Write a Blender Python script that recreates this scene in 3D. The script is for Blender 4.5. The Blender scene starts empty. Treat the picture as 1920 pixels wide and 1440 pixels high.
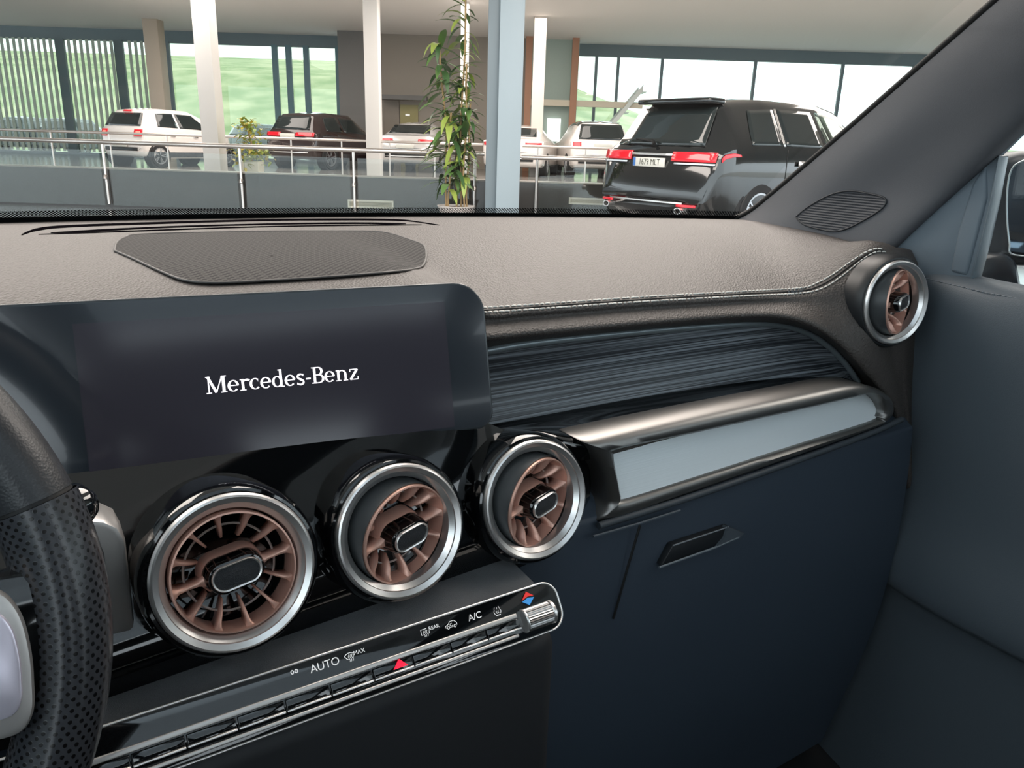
import bpy, bmesh, math, random
from mathutils import Vector, Matrix
from math import sin, cos, pi, radians, atan2, sqrt
random.seed(7)
S = bpy.context.scene
COL = S.collection

# ------------------------------------------------------------------ camera, world, lights, exposure
PSI, TH, RHO, FPX = radians(33), radians(17.3), radians(1.8), 1450.0     # heading right of the car axis, pitch down, roll, focal length (px of 1920)
CZ = 1.15                                                                # eye height above the showroom floor
CAM = Vector((0, 0, CZ))
FWD = Vector((sin(PSI)*cos(TH), cos(PSI)*cos(TH), -sin(TH)))
R0 = Vector((cos(PSI), -sin(PSI), 0)); U0 = R0.cross(FWD)
RIGHT = cos(RHO)*R0 + sin(RHO)*U0
UP = -sin(RHO)*R0 + cos(RHO)*U0
cam_d = bpy.data.cameras.new('camera'); cam = bpy.data.objects.new('camera', cam_d); COL.objects.link(cam)
cam_d.sensor_width = 36; cam_d.lens = FPX/1920*36; cam_d.clip_start = 0.01; cam_d.clip_end = 500
mw = Matrix((RIGHT, UP, -FWD)).transposed().to_4x4(); mw.translation = CAM
cam.matrix_world = mw
S.camera = cam

S.view_settings.view_transform = 'Standard'; S.view_settings.look = 'None'
S.view_settings.gamma = 1; S.view_settings.use_curve_mapping = False
S.view_settings.exposure = 0.0
W = bpy.data.worlds.new('overcast_sky'); S.world = W; W.use_nodes = True
bg = W.node_tree.nodes['Background']
bg.inputs[0].default_value = (0.84, 0.94, 1.0, 1); bg.inputs[1].default_value = 3.0

# showroom frame: u right, v ahead (along the camera heading), z up
def B(u, v, z=0.0): return Vector((u*cos(PSI)+v*sin(PSI), -u*sin(PSI)+v*cos(PSI), z))
BG = Matrix.Rotation(-PSI, 4, 'Z')
def area_light(name, loc, sx, sy, power, col, rot):
    d = bpy.data.lights.new(name, 'AREA'); d.shape = 'RECTANGLE'; d.size = sx; d.size_y = sy; d.energy = power; d.color = col
    o = bpy.data.objects.new(name, d); COL.objects.link(o); o.matrix_world = Matrix.Translation(loc) @ BG @ rot
    return o
LIGHTS = [((-4, 5.0), 3.0, 7.0, 620), ((1.0, 5.0), 3.0, 7.0, 620), ((6, 5.0), 3.0, 7.0, 620), ((-8, 20), 5, 8, 650), ((0, 20), 5, 8, 650), ((9, 18), 5, 8, 650)]
for (uv, sx, sy, p) in LIGHTS:
    area_light('ceiling_light', B(uv[0], uv[1], 4.55), sx, sy, p, (1.0, 0.89, 0.82), Matrix())

# ------------------------------------------------------------------ helpers
def ray(px, py): return FWD + RIGHT*((px-960)/FPX) - UP*((py-720)/FPX)
def at(px, py, Y=None, X=None, Z=None):          # point of the sight line on a plane of the car (coordinates relative to the eye; Z too)
    r = ray(px, py)
    k = (Y/r.y) if Y is not None else (X/r.x) if X is not None else (Z/r.z)
    return CAM + r*k
def on_plane(px, py, O, n):
    r = ray(px, py); return CAM + r*((O-CAM).dot(n)/r.dot(n))
def bgp(px, py, v):                              # -> (u, z) on the showroom plane v = const
    r = ray(px, py); a = r.x*sin(PSI)+r.y*cos(PSI); k = v/a
    p = r*k; return (p.x*cos(PSI)-p.y*sin(PSI), CZ+p.z)
def bgf(px, py, z):                              # -> (u, v) on a showroom floor of height z
    r = ray(px, py); k = (z-CZ)/r.z; p = r*k
    return (p.x*cos(PSI)-p.y*sin(PSI), p.x*sin(PSI)+p.y*cos(PSI))

def lin(c): return tuple((x/12.92 if x <= .04045 else ((x+.055)/1.055)**2.4) for x in c)
def rgb(h): return lin(tuple(int(h[i:i+2], 16)/255 for i in (0, 2, 4)))
MATS = {}
def mat(name, col, rough=.5, metal=0., emit=None, strength=0., bump=None, coat=0., spec=.5, alpha=None, trans=0.):
    if name in MATS: return MATS[name]
    m = bpy.data.materials.new(name); m.use_nodes = True
    nt = m.node_tree; b = nt.nodes['Principled BSDF']
    c = rgb(col) if isinstance(col, str) else col
    b.inputs['Base Color'].default_value = (*c, 1); b.inputs['Roughness'].default_value = rough; b.inputs['Metallic'].default_value = metal
    b.inputs['Specular IOR Level'].default_value = spec
    b.inputs['Coat Weight'].default_value = coat; b.inputs['Coat Roughness'].default_value = .03
    if trans: b.inputs['Transmission Weight'].default_value = trans
    if emit: b.inputs['Emission Color'].default_value = (*rgb(emit), 1); b.inputs['Emission Strength'].default_value = strength
    if bump:                                     # (kind, scale, strength, distance, stretch)
        kind, sc, st, dist, stretch = bump
        tc = nt.nodes.new('ShaderNodeTexCoord'); mp = nt.nodes.new('ShaderNodeMapping'); mp.inputs['Scale'].default_value = stretch
        nt.links.new(tc.outputs['Object'], mp.inputs['Vector'])
        t = nt.nodes.new('ShaderNodeTexVoronoi' if kind == 'voronoi' else 'ShaderNodeTexNoise'); t.inputs['Scale'].default_value = sc
        nt.links.new(mp.outputs[0], t.inputs['Vector'])
        bp = nt.nodes.new('ShaderNodeBump'); bp.inputs['Strength'].default_value = st; bp.inputs['Distance'].default_value = dist
        nt.links.new(t.outputs[0], bp.inputs['Height']); nt.links.new(bp.outputs[0], b.inputs['Normal'])
    MATS[name] = m; return m
def glass(name, tint, refl=1.0):                 # thin pane: tinted see-through plus a mirror share that grows at grazing angles
    if name in MATS: return MATS[name]
    m = bpy.data.materials.new(name); m.use_nodes = True; nt = m.node_tree; nt.nodes.clear()
    o = nt.nodes.new('ShaderNodeOutputMaterial'); mx = nt.nodes.new('ShaderNodeMixShader')
    t = nt.nodes.new('ShaderNodeBsdfTransparent'); t.inputs[0].default_value = (*tint, 1)
    g = nt.nodes.new('ShaderNodeBsdfGlossy'); g.inputs['Roughness'].default_value = .01
    fr = nt.nodes.new('ShaderNodeFresnel'); fr.inputs[0].default_value = 1.45
    mu = nt.nodes.new('ShaderNodeMath'); mu.operation = 'MULTIPLY'; mu.inputs[1].default_value = refl
    nt.links.new(fr.outputs[0], mu.inputs[0]); nt.links.new(mu.outputs[0], mx.inputs[0])
    nt.links.new(t.outputs[0], mx.inputs[1]); nt.links.new(g.outputs[0], mx.inputs[2]); nt.links.new(mx.outputs[0], o.inputs[0])
    MATS[name] = m; return m
def dotted(name, base, hole, scale, thr, rough=.5, metal=0., bump=.3, lattice=None, clear=False):   # round holes on a regular grid in the object's x / y
    m = bpy.data.materials.new(name); m.use_nodes = True; nt = m.node_tree; b = nt.nodes['Principled BSDF']
    b.inputs['Roughness'].default_value = rough; b.inputs['Metallic'].default_value = metal
    tc = nt.nodes.new('ShaderNodeTexCoord'); mp = nt.nodes.new('ShaderNodeMapping'); mp.inputs['Scale'].default_value = scale
    mp.inputs['Rotation'].default_value = (0, 0, radians(45))
    nt.links.new(tc.outputs['UV' if lattice == 'uv' else 'Object'], mp.inputs['Vector'])
    v = nt.nodes.new('ShaderNodeTexVoronoi'); v.inputs['Scale'].default_value = 1; v.inputs['Randomness'].default_value = 0; v.voronoi_dimensions = '2D'
    nt.links.new(mp.outputs[0], v.inputs['Vector'])
    r = nt.nodes.new('ShaderNodeValToRGB'); r.color_ramp.elements[0].position = thr-.04; r.color_ramp.elements[1].position = thr+.04
    r.color_ramp.elements[0].color = (*rgb(hole), 1); r.color_ramp.elements[1].color = (*rgb(base), 1)
    nt.links.new(v.outputs['Distance'], r.inputs[0])
    if clear:                                    # dots stay, the rest is see-through
        nt.nodes.remove(b); o = nt.nodes['Material Output']
        d = nt.nodes.new('ShaderNodeBsdfDiffuse'); d.inputs[0].default_value = (*rgb(hole), 1)
        t = nt.nodes.new('ShaderNodeBsdfTransparent'); mx = nt.nodes.new('ShaderNodeMixShader')
        gt = nt.nodes.new('ShaderNodeMath'); gt.operation = 'GREATER_THAN'; gt.inputs[1].default_value = thr
        nt.links.new(v.outputs['Distance'], gt.inputs[0]); nt.links.new(gt.outputs[0], mx.inputs[0])
        nt.links.new(d.outputs[0], mx.inputs[1]); nt.links.new(t.outputs[0], mx.inputs[2]); nt.links.new(mx.outputs[0], o.inputs[0])
    else:
        nt.links.new(r.outputs[0], b.inputs['Base Color'])
        bp = nt.nodes.new('ShaderNodeBump'); bp.inputs['Strength'].default_value = bump; bp.inputs['Distance'].default_value = .0006
        nt.links.new(r.outputs[0], bp.inputs['Height']); nt.links.new(bp.outputs[0], b.inputs['Normal'])
    MATS[name] = m; return m

def mesh(name, verts, faces, m, parent=None, smooth=True, mtx=None):
    me = bpy.data.meshes.new(name); me.from_pydata([tuple(v) for v in verts], [], faces); me.update()
    return link(name, me, m, parent, smooth, mtx)
def link(name, me, m, parent=None, smooth=True, mtx=None):
    if m is not None and not me.materials: me.materials.append(m)
    if smooth:
        for p in me.polygons: p.use_smooth = True
    o = bpy.data.objects.new(name, me); COL.objects.link(o)
    if mtx is not None: o.matrix_basis = mtx
    if parent is not None: o.parent = parent
    return o
def sharp(o, deg=35):
    me = o.data; me.set_sharp_from_angle(angle=radians(deg)); return o
def fixn(o):
    bm = bmesh.new(); bm.from_mesh(o.data); bmesh.ops.recalc_face_normals(bm, faces=bm.faces[:]); bm.to_mesh(o.data); bm.free(); return o
def solid(o, t, off=-1):
    md = o.modifiers.new('thickness', 'SOLIDIFY'); md.thickness = t; md.offset = off; return o
def tag(o, label, cat=None, group=None, kind=None):
    if label: o['label'] = label
    if cat: o['category'] = cat
    if group: o['group'] = group
    if kind: o['kind'] = kind
    return o
def thing(name, label, cat, mtx=None, group=None):
    o = bpy.data.objects.new(name, None); COL.objects.link(o); o.empty_display_size = .1
    if mtx is not None: o.matrix_basis = mtx
    return tag(o, label, cat, group)
def catmull(pts, n):
    P = [Vector(p) for p in pts]; out = []
    L = len(P)-1
    for i in range(n):
        t = i/(n-1)*L; k = min(int(t), L-1); f = t-k
        p0, p1, p2, p3 = P[max(k-1, 0)], P[k], P[k+1], P[min(k+2, L)]
        out.append(.5*((2*p1)+(p2-p0)*f+(2*p0-5*p1+4*p2-p3)*f*f+(3*p1-p0-3*p2+p3)*f**3))
    return out
def grid(rows, closed=False):
    n = len(rows[0]); V = [v for r in rows for v in r]; F = []
    for i in range(len(rows)-1):
        for j in range(n if closed else n-1):
            a = i*n+j; b = i*n+(j+1) % n
            F.append((a, b, b+n, a+n))
    return V, F
def loft(name, rows, m, parent=None, n=40, cross=None, mtx=None, closed=False):
    R = [catmull(r, n) for r in rows]
    if cross:                                    # smooth across the rows too
        cols = [catmull([r[j] for r in R], cross) for j in range(n)]
        R = [[cols[j][i] for j in range(n)] for i in range(cross)]
    V, F = grid(R, closed); return mesh(name, V, F, m, parent, True, mtx)
def boxv(x0, x1, y0, y1, z0, z1):
    V = [(x, y, z) for z in (z0, z1) for y in (y0, y1) for x in (x0, x1)]
    F = [(0, 2, 3, 1), (4, 5, 7, 6), (0, 1, 5, 4), (2, 6, 7, 3), (0, 4, 6, 2), (1, 3, 7, 5)]
    return V, F
def box(name, x0, x1, y0, y1, z0, z1, m, parent=None, bev=0., mtx=None, seg=2):
    V, F = boxv(x0, x1, y0, y1, z0, z1)
    me = bpy.data.meshes.new(name); me.from_pydata(V, [], F)
    if bev:
        bm = bmesh.new(); bm.from_mesh(me); bmesh.ops.bevel(bm, geom=bm.edges[:], offset=bev, segments=seg, profile=.5, affect='EDGES'); bm.to_mesh(me); bm.free()
    return link(name, me, m, parent, bool(bev), mtx)
def boxes(name, lst, m, parent=None, mtx=None):
    V, F = [], []
    for b in lst:
        v, f = boxv(*b); k = len(V); V += v; F += [tuple(i+k for i in q) for q in f]
    return mesh(name, V, F, m, parent, False, mtx)
def tube_geo(path, rad, n=10, cap=True):
    P = [Vector(p) for p in path]; V, F = [], []
    rr = rad if isinstance(rad, (list, tuple)) else [rad]*len(P)
    prev = None
    for i, p in enumerate(P):
        t = (P[min(i+1, len(P)-1)]-P[max(i-1, 0)]).normalized()
        a = prev if prev is not None else (Vector((0, 0, 1)) if abs(t.z) < .9 else Vector((1, 0, 0)))
        x = (a - t*a.dot(t)).normalized(); prev = x; y = t.cross(x)
        for k in range(n):
            w = 2*pi*k/n; V.append(p+(x*cos(w)+y*sin(w))*rr[i])
    for i in range(len(P)-1):
        for k in range(n):
            F.append((i*n+k, i*n+(k+1) % n, (i+1)*n+(k+1) % n, (i+1)*n+k))
    if cap: F.append(tuple(range(n-1, -1, -1))); F.append(tuple((len(P)-1)*n+k for k in range(n)))
    return V, F
def tube(name, path, rad, m, parent=None, n=10, mtx=None, smooth=True):
    V, F = tube_geo(path, rad, n); return sharp(mesh(name, V, F, m, parent, smooth, mtx), 50)
def lathe(name, prof, m, parent=None, n=64, mtx=None, sx=1., sy=1., ang=40):     # (r, z) around local z
    V = [(r*cos(2*pi*k/n)*sx, r*sin(2*pi*k/n)*sy, z) for r, z in prof for k in range(n)]; F = []
    for i in range(len(prof)-1):
        for k in range(n):
            F.append((i*n+k, i*n+(k+1) % n, (i+1)*n+(k+1) % n, (i+1)*n+k))
    o = mesh(name, V, F, m, parent, True, mtx); return sharp(o, ang)
def prism(name, loop, d, m, parent=None, bev=0., mtx=None, seg=2):                # loop of 3-D points, pushed along vector d
    n = len(loop); V = [Vector(p) for p in loop]+[Vector(p)+d for p in loop]
    F = [tuple(range(n)), tuple(range(2*n-1, n-1, -1))]+[(i, i+n, (i+1) % n+n, (i+1) % n) for i in range(n)]
    me = bpy.data.meshes.new(name); me.from_pydata([tuple(v) for v in V], [], F)
    bm = bmesh.new(); bm.from_mesh(me); bmesh.ops.recalc_face_normals(bm, faces=bm.faces[:])
    if bev: bmesh.ops.bevel(bm, geom=[e for e in bm.edges if len(e.link_faces) == 2 and e.calc_face_angle(0) > .8], offset=bev, segments=seg, profile=.5, affect='EDGES')
    bm.to_mesh(me); bm.free()
    return sharp(link(name, me, m, parent, True, mtx), 40)
def frame(O, x, y, z):
    M_ = Matrix((x, y, z)).transposed().to_4x4(); M_.translation = O; return M_
def text_mesh(s, size, font_shear=0.):
    c = bpy.data.curves.new('lettering', 'FONT'); c.body = s; c.size = size; c.align_x = 'CENTER'; c.align_y = 'CENTER'; c.extrude = size*.01; c.shear = font_shear
    o = bpy.data.objects.new('lettering', c); COL.objects.link(o); bpy.context.view_layer.update()
    me = bpy.data.meshes.new_from_object(o.evaluated_get(bpy.context.evaluated_depsgraph_get()))
    bpy.data.objects.remove(o); bpy.data.curves.remove(c); return me
def strokes(lst, z=0.):                          # list of (polyline, width or widths) -> flat geometry in xy
    V, F = [], []
    for pl, w in lst:
        P = [Vector((p[0], p[1])) for p in pl]; ws = w if isinstance(w, (list, tuple)) else [w]*len(P)
        k0 = len(V)
        for i, p in enumerate(P):
            t = (P[min(i+1, len(P)-1)]-P[max(i-1, 0)]); t = t.normalized() if t.length else Vector((1, 0))
            nn = Vector((-t.y, t.x))*ws[i]/2
            V += [(p.x+nn.x, p.y+nn.y, z), (p.x-nn.x, p.y-nn.y, z)]
        for i in range(len(P)-1):
            a = k0+2*i; F.append((a, a+1, a+3, a+2))
    return V, F
def arc(cx, cy, rx, ry, a0, a1, n=16): return [(cx+rx*cos(radians(a0+(a1-a0)*i/n)), cy+ry*sin(radians(a0+(a1-a0)*i/n))) for i in range(n+1)]
ZB = Vector((0, 0, 1))

# ------------------------------------------------------------------ materials
LEATHER = mat('grained_leatherette', '433e3b', .55, bump=('voronoi', 480, .7, .0009, (1, 1, 1)))
LEATHER_LOW = mat('grained_plastic_dark', '4c545b', .55, bump=('voronoi', 900, .35, .0004, (1, 1, 1)))
PLASTIC = mat('dark_plastic', '333d49', .55, bump=('noise', 900, .2, .0003, (1, 1, 1)))
PILLAR = mat('pillar_fabric', '535458', .75, bump=('noise', 1500, .4, .0004, (1, 1, 1)))
PIANO = mat('piano_black', '07090b', .06, coat=.6)
GLASSBLK = mat('screen_glass', '2b3036', .12, coat=.3)
RUBBER = mat('black_rubber', '0b0c0d', .6)
CHROME = mat('satin_chrome', 'e2e0de', .3, .9)
SATIN = mat('satin_aluminium', 'bcbab8', .4, .8)
COPPER = mat('copper_metal', 'dcae9d', .4, .5)
THREAD = mat('grey_thread', 'd8d6d0', .7)
WHITE_INK = mat('printed_white', 'e8e8e8', .6, emit='ffffff', strength=.25)
VELVET = mat('storage_mat', '5c5e61', .95, bump=('noise', 1600, 1., .001, (1, 1, 1)))
FOOT = mat('footwell_carpet', '101214', .95)

def wood():
    m = mat('open_pore_dark_wood', '2c3137', .42); nt = m.node_tree; b = nt.nodes['Principled BSDF']
    tc = nt.nodes.new('ShaderNodeTexCoord'); mp = nt.nodes.new('ShaderNodeMapping'); mp.inputs['Scale'].default_value = (3.5, 40, 760)
    nz = nt.nodes.new('ShaderNodeTexNoise'); nz.inputs['Scale'].default_value = 1; nz.inputs['Detail'].default_value = 3
    nt.links.new(tc.outputs['Object'], mp.inputs[0]); nt.links.new(mp.outputs[0], nz.inputs['Vector'])
    r = nt.nodes.new('ShaderNodeValToRGB'); r.color_ramp.elements[0].position = .42; r.color_ramp.elements[1].position = .66
    r.color_ramp.elements[0].color = (*rgb('2a2e34'), 1); r.color_ramp.elements[1].color = (*rgb('8b9299'), 1)
    nt.links.new(nz.outputs[0], r.inputs[0]); nt.links.new(r.outputs[0], b.inputs['Base Color'])
    bp = nt.nodes.new('ShaderNodeBump'); bp.inputs['Strength'].default_value = .6; bp.inputs['Distance'].default_value = .0006
    nt.links.new(nz.outputs[0], bp.inputs['Height']); nt.links.new(bp.outputs[0], b.inputs['Normal'])
    return m
WOOD = wood()
def brushed():
    m = mat('brushed_aluminium', 'e6edf0', .4, .22); nt = m.node_tree; b = nt.nodes['Principled BSDF']
    tc = nt.nodes.new('ShaderNodeTexCoord'); mp = nt.nodes.new('ShaderNodeMapping'); mp.inputs['Scale'].default_value = (12, 12, 900)
    nz = nt.nodes.new('ShaderNodeTexNoise'); nz.inputs['Scale'].default_value = 1
    nt.links.new(tc.outputs['Object'], mp.inputs[0]); nt.links.new(mp.outputs[0], nz.inputs['Vector'])
    bp = nt.nodes.new('ShaderNodeBump'); bp.inputs['Strength'].default_value = .25; bp.inputs['Distance'].default_value = .0003
    nt.links.new(nz.outputs[0], bp.inputs['Height']); nt.links.new(bp.outputs[0], b.inputs['Normal'])
    return m
BRUSHED = brushed()

# ================================================================== THE SHOWROOM
FLOOR_M = mat('polished_floor', '6f7274', .12)
FLOOR_UP = mat('polished_floor_upper', '8d8b88', .1)
CREAM = mat('cream_paint', 'd8cfc6', .6)
WHITE_W = mat('white_paint', 'e6e2de', .6)
def st(o): o['kind'] = 'structure'; return o
VW, ZP = 12.4, .22                               # parapet plane, level of the upper floor
st(box('floor', -30, 30, -14, VW+.05, -.2, 0, FLOOR_M, mtx=BG))
st(box('floor_upper', -30, 30, VW+.05, 32, -.2, ZP, FLOOR_UP, mtx=BG))
st(box('ceiling', -30, 30, -2, 31, 4.6, 4.8, mat('ceiling_white', 'efece8', .7), mtx=BG))
PAR_M = mat('polished_black_stone', '474543', .06, spec=.5)
pz = bgp(600, 330, VW)[1]
par = st(box('wall_parapet', -16, 9.5, VW, VW+.25, 0, pz, PAR_M, mtx=BG))
box('coping', -16, 9.5, VW-.015, VW+.265, pz, pz+.02, mat('coping_stone', '9b958d', .3), par)

def uat(px, v, py=255): return bgp(px, py, v)[0]
VF = 30.0
# outside: lawn, grass bank
def grass_mat():
    m = mat('grass', '8fa35c', .9); nt = m.node_tree; b = nt.nodes['Principled BSDF']
    tc = nt.nodes.new('ShaderNodeTexCoord'); nz = nt.nodes.new('ShaderNodeTexNoise'); nz.inputs['Scale'].default_value = .35; nz.inputs['Detail'].default_value = 6
    nt.links.new(tc.outputs['Object'], nz.inputs['Vector'])
    r = nt.nodes.new('ShaderNodeValToRGB'); r.color_ramp.elements[0].position = .35; r.color_ramp.elements[1].position = .65
    r.color_ramp.elements[0].color = (*rgb('86966a'), 1); r.color_ramp.elements[1].color = (*rgb('b9b894'), 1)
    nt.links.new(nz.outputs[0], r.inputs[0]); nt.links.new(r.outputs[0], b.inputs['Base Color']); return m
GRASS = grass_mat()
rows = [[(u, v, z*(1 if u < 0 else max(.22, 1-u/28))) for u in range(-120, 121, 8)] for v, z in ((43, 0.0), (48, .4), (56, 2.0), (70, 6.0), (95, 9.5), (160, 12.0))]
V, F = grid(rows); st(mesh('ground_lawn', V, F, GRASS, mtx=BG))
st(box('ground_paving', -120, 120, 32, 43, -.3, -.02, mat('asphalt', '9a9b98', .8), mtx=BG))
st(box('ground_side', 30, 120, -60, 32, -.3, -.02, mat('pale_paving', 'b9b2a6', .8), mtx=BG))
# glazed back wall
FRAME = mat('grey_green_frame', '66757a', .5)
TEAL = mat('teal_mullion', '587880', .5)
PANE = glass('greenish_pane', (.82, .87, .82), 1.0)
PANE_C = glass('clear_pane', (.93, .97, .95), .4)
wb = st(boxes('wall_back', [(-30, 30, VF-.1, VF+.1, 4.2, 4.6), (-30, 30, VF-.1, VF+.1, ZP, ZP+.12)], FRAME, mtx=BG))
edges = [-420, -300, -160, -40, 137, 243, 330, 405, 525, 550, 582, 640]
for i in range(len(edges)-1):
    box('pane', uat(edges[i], VF), uat(edges[i+1], VF), VF-.01, VF+.01, ZP+.12, 4.2, PANE, wb)
for e in edges:
    w = .16 if e in (137, 243) else .1
    box('mullion', uat(e, VF)-w, uat(e, VF)+w, VF-.13, VF-.012, ZP+.1, 4.25, TEAL if e > 500 else FRAME, wb)
SLAT = mat('blind_slat', 'a9b3a6', .7)
x = -200
while x < 292:
    if not any(abs(x-e) < 9 for e in edges):
        u = uat(x, VF-.35); box('slat', u-.05, u+.05, VF-.4, VF-.37, ZP+.15, 4.2, SLAT, wb)
    x += 11
ur = [uat(p, VF) for p in (1078, 1110, 1150, 1230, 1400, 1560, 1690, 1850)]+[30]
for i in range(len(ur)-1):
    box('pane', ur[i], ur[i+1], VF-.01, VF+.01, ZP+.12, 4.2, PANE if i < 2 else PANE_C, wb)
    box('mullion', ur[i+1]-.05, ur[i+1]+.05, VF-.13, VF-.012, ZP+.1, 4.25, FRAME, wb)
wi = st(box('wall_inner', uat(640, 28.5), uat(687, 28.5), 28.4, 28.8, ZP, 4.6, mat('dark_grey_wall', '6b6966', .6), mtx=BG))
w2 = st(box('wall_office', uat(687, 29), uat(985, 29), 28.9, 29.2, ZP, 4.6, mat('taupe_wall', '8c8378', .6), mtx=BG))
box('door', uat(752, 29), uat(785, 29), 28.83, 28.899, ZP, ZP+2.1, mat('olive_door', '8d8455', .5), w2)
box('door_sign', uat(762, 29), uat(770, 29), 28.8, 28.829, 1.95, 2.02, mat('white_sign', 'f2f0ea', .5, emit='ffffff', strength=.3), w2)
box('grey_panel', uat(722, 29), uat(750, 29), 28.85, 28.899, ZP, ZP+2.35, mat('taupe_panel', '7a7064', .5), w2)
box('canopy_beam', uat(713, 28.2), uat(800, 28.2), 28.1, 28.6, 2.45, 2.6, mat('dark_beam', '5c5a57', .5), w2)
w3 = st(box('wall_showcase', uat(985, 29), uat(1078, 29), 28.95, 29.2, ZP, 4.6, mat('grey_green_wall', '9fb0a6', .4), mtx=BG))
box('poster', uat(1025, 28.9), uat(1050, 28.9), 28.85, 28.9, bgp(1037, 265, 28.9)[1], bgp(1037, 222, 28.9)[1], mat('backlit_poster', 'ffffff', .5, emit='ffffff', strength=1.2), w3)
WOODP = mat('brown_wood_post', 'a5765a', .5)
box('wooden_post', uat(981, 28.5), uat(993, 28.5), 28.35, 28.6, ZP, 4.6, WOODP, w3)
box('wooden_post', uat(1065, 28.5), uat(1077, 28.5), 28.35, 28.6, ZP, 4.6, WOODP, w3)
box('wooden_rail', uat(993, 28.5), uat(1200, 28.5), 28.4, 28.55, 2.42, 2.62, mat('cream_soffit', 'cfc4b0', .6), w3)
# columns
def column(px0, px1, v, d, m, label, z0=ZP, z1=4.6):
    return tag(box('column', uat(px0, v), uat(px1, v), v, v+d, z0, z1, m, bev=.01, mtx=BG), label, 'column')
column(378, 409, 18, .45, WHITE_W, 'white square column behind the railing, left of the bushy yellow plant')
column(686, 712, 20, .4, WHITE_W, 'white square column between the dark red car and the silver car')
column(995, 1017, 24, .4, CREAM, 'cream column just right of the blue-grey steel column')
column(862, 876, 22, .3, WHITE_W, 'slim white column behind the tall leafy plant')
column(288, 315, 27, .5, mat('beige_paint', 'b8aa9a', .6), 'beige column rising behind the white hatchback roof')
bc = thing('steel_column', 'blue-grey steel column standing beside the tall potted plant', 'column', BG)
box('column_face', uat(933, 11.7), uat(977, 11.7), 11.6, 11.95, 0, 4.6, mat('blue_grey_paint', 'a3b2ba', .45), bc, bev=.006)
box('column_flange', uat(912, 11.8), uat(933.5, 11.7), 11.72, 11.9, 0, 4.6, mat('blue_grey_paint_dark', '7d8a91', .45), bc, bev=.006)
# wall vents in the parapet
VENT_W = mat('cream_metal', 'ded9cd', .5)
def wall_vent(px0, px1, py0, py1, label):
    u0, z1 = bgp(px0, py0, VW-.02); u1, z0 = bgp(px1, py1, VW-.02)
    t = thing('wall_vent', label, 'vent', BG, 'cream vent grilles in the black parapet')
    f = .025
    boxes('vent_frame', [(u0, u1, VW-.03, VW-.001, z1-f, z1), (u0, u1, VW-.03, VW-.001, z0, z0+f), (u0, u0+f, VW-.03, VW-.001, z0+f, z1-f), (u1-f, u1, VW-.03, VW-.001, z0+f, z1-f)], VENT_W, t)
    n = 4
    for i in range(n):
        z = z0+f+(i+.5)*(z1-z0-2*f)/n; box('slat', u0+f, u1-f, VW-.022, VW-.004, z-.007, z+.007, mat('vent_slat', 'b3ad9b', .5), t)
wall_vent(652, 738, 374, 392, 'cream vent grille low in the black parapet, left of the tall plant')
wall_vent(1067, 1140, 370, 385, 'cream vent grille low in the black parapet, beside the black SUV')
# front railing
STEEL = mat('brushed_steel', 'd9d0ca', .28, .85)
RAILG = glass('railing_glass', (.93, .95, .94), 1.0)
rl = thing('glass_railing', 'steel and glass railing along the top of the black parapet', 'railing', BG)
vr = VW-.06
zt = bgp(500, 276, vr)[1]
tube('handrail', [(uat(-400, vr), vr, zt), (uat(909, vr), vr, zt)], .034, STEEL, rl, 12)
pp = [-330, -60, 200, 453, 664, 890]
for i, p in enumerate(pp):
    u = uat(p, vr, 340)
    tube('post', [(u, vr, .05), (u, vr, zt-.03)], .022, STEEL, rl, 10)
    tube('bracket', [(u, vr, pz-.1), (u, vr-.03, pz-.1), (u, vr-.04, pz-.14)], .03, STEEL, rl, 8)
    if i < len(pp)-1:
        box('pane', u+.06, uat(pp[i+1], vr, 340)-.06, vr-.006, vr+.006, .03, zt-.12, RAILG, rl)
rl2 = thing('glass_railing', 'short steel railing between the blue-grey column and the black SUV', 'railing', BG)
tube('handrail', [(uat(979, vr), vr, zt-.03), (uat(1300, vr), vr, zt-.03)], .034, STEEL, rl2, 12)
for p in (1006, 1180):
    u = uat(p, vr, 340); tube('post', [(u, vr, .05), (u, vr, zt-.05)], .022, STEEL, rl2, 10)
box('pane', uat(1012, vr, 340), uat(1174, vr, 340), vr-.006, vr+.006, .03, zt-.12, RAILG, rl2)
# thin back railing on the upper floor
rb = thing('bar_railing', 'thin steel rail on slim posts in front of the parked cars', 'railing', BG)
vb = 20.2; zb = bgp(450, 257, vb)[1]
tube('handrail', [(uat(-400, vb), vb, zb), (uat(905, vb), vb, zb)], .032, STEEL, rb, 8)
tube('handrail', [(uat(980, vb), vb, zb), (uat(1200, vb), vb, zb)], .032, STEEL, rb, 8)
for p in (-100, 95, 205, 312, 545, 640, 730, 815, 1010, 1100):
    u = uat(p, vb); tube('post', [(u, vb, ZP), (u, vb, zb)], .02, STEEL, rb, 8)
# stair on the right
sr = thing('staircase', 'open staircase with pale stringer rising behind the white SUV', 'staircase', BG)
p0 = bgp(1128, 262, 28.3); p1 = bgp(1200, 178, 28.3)
du, dz = p1[0]-p0[0], p1[1]-p0[1]
for vv in (28.3, 29.4):
    a = Vector((p0[0]-.5, vv, p0[1]-.5*dz/du)); b_ = Vector((p1[0]+.1, vv, p1[1]+.1*dz/du))
    prism('stringer', [a, b_, b_+Vector((0, 0, .22)), a+Vector((0, 0, .22))], Vector((0, .05, 0)), mat('pale_stringer', 'd6dad4', .5), sr)
for i in range(7):
    k = -.5+i*.28; box('tread', p0[0]+k, p0[0]+k+.27, 28.35, 29.4, p0[1]+k*dz/du+.14, p0[1]+k*dz/du+.17, mat('glass_tread', 'c9d8cf', .3), sr)

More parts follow.
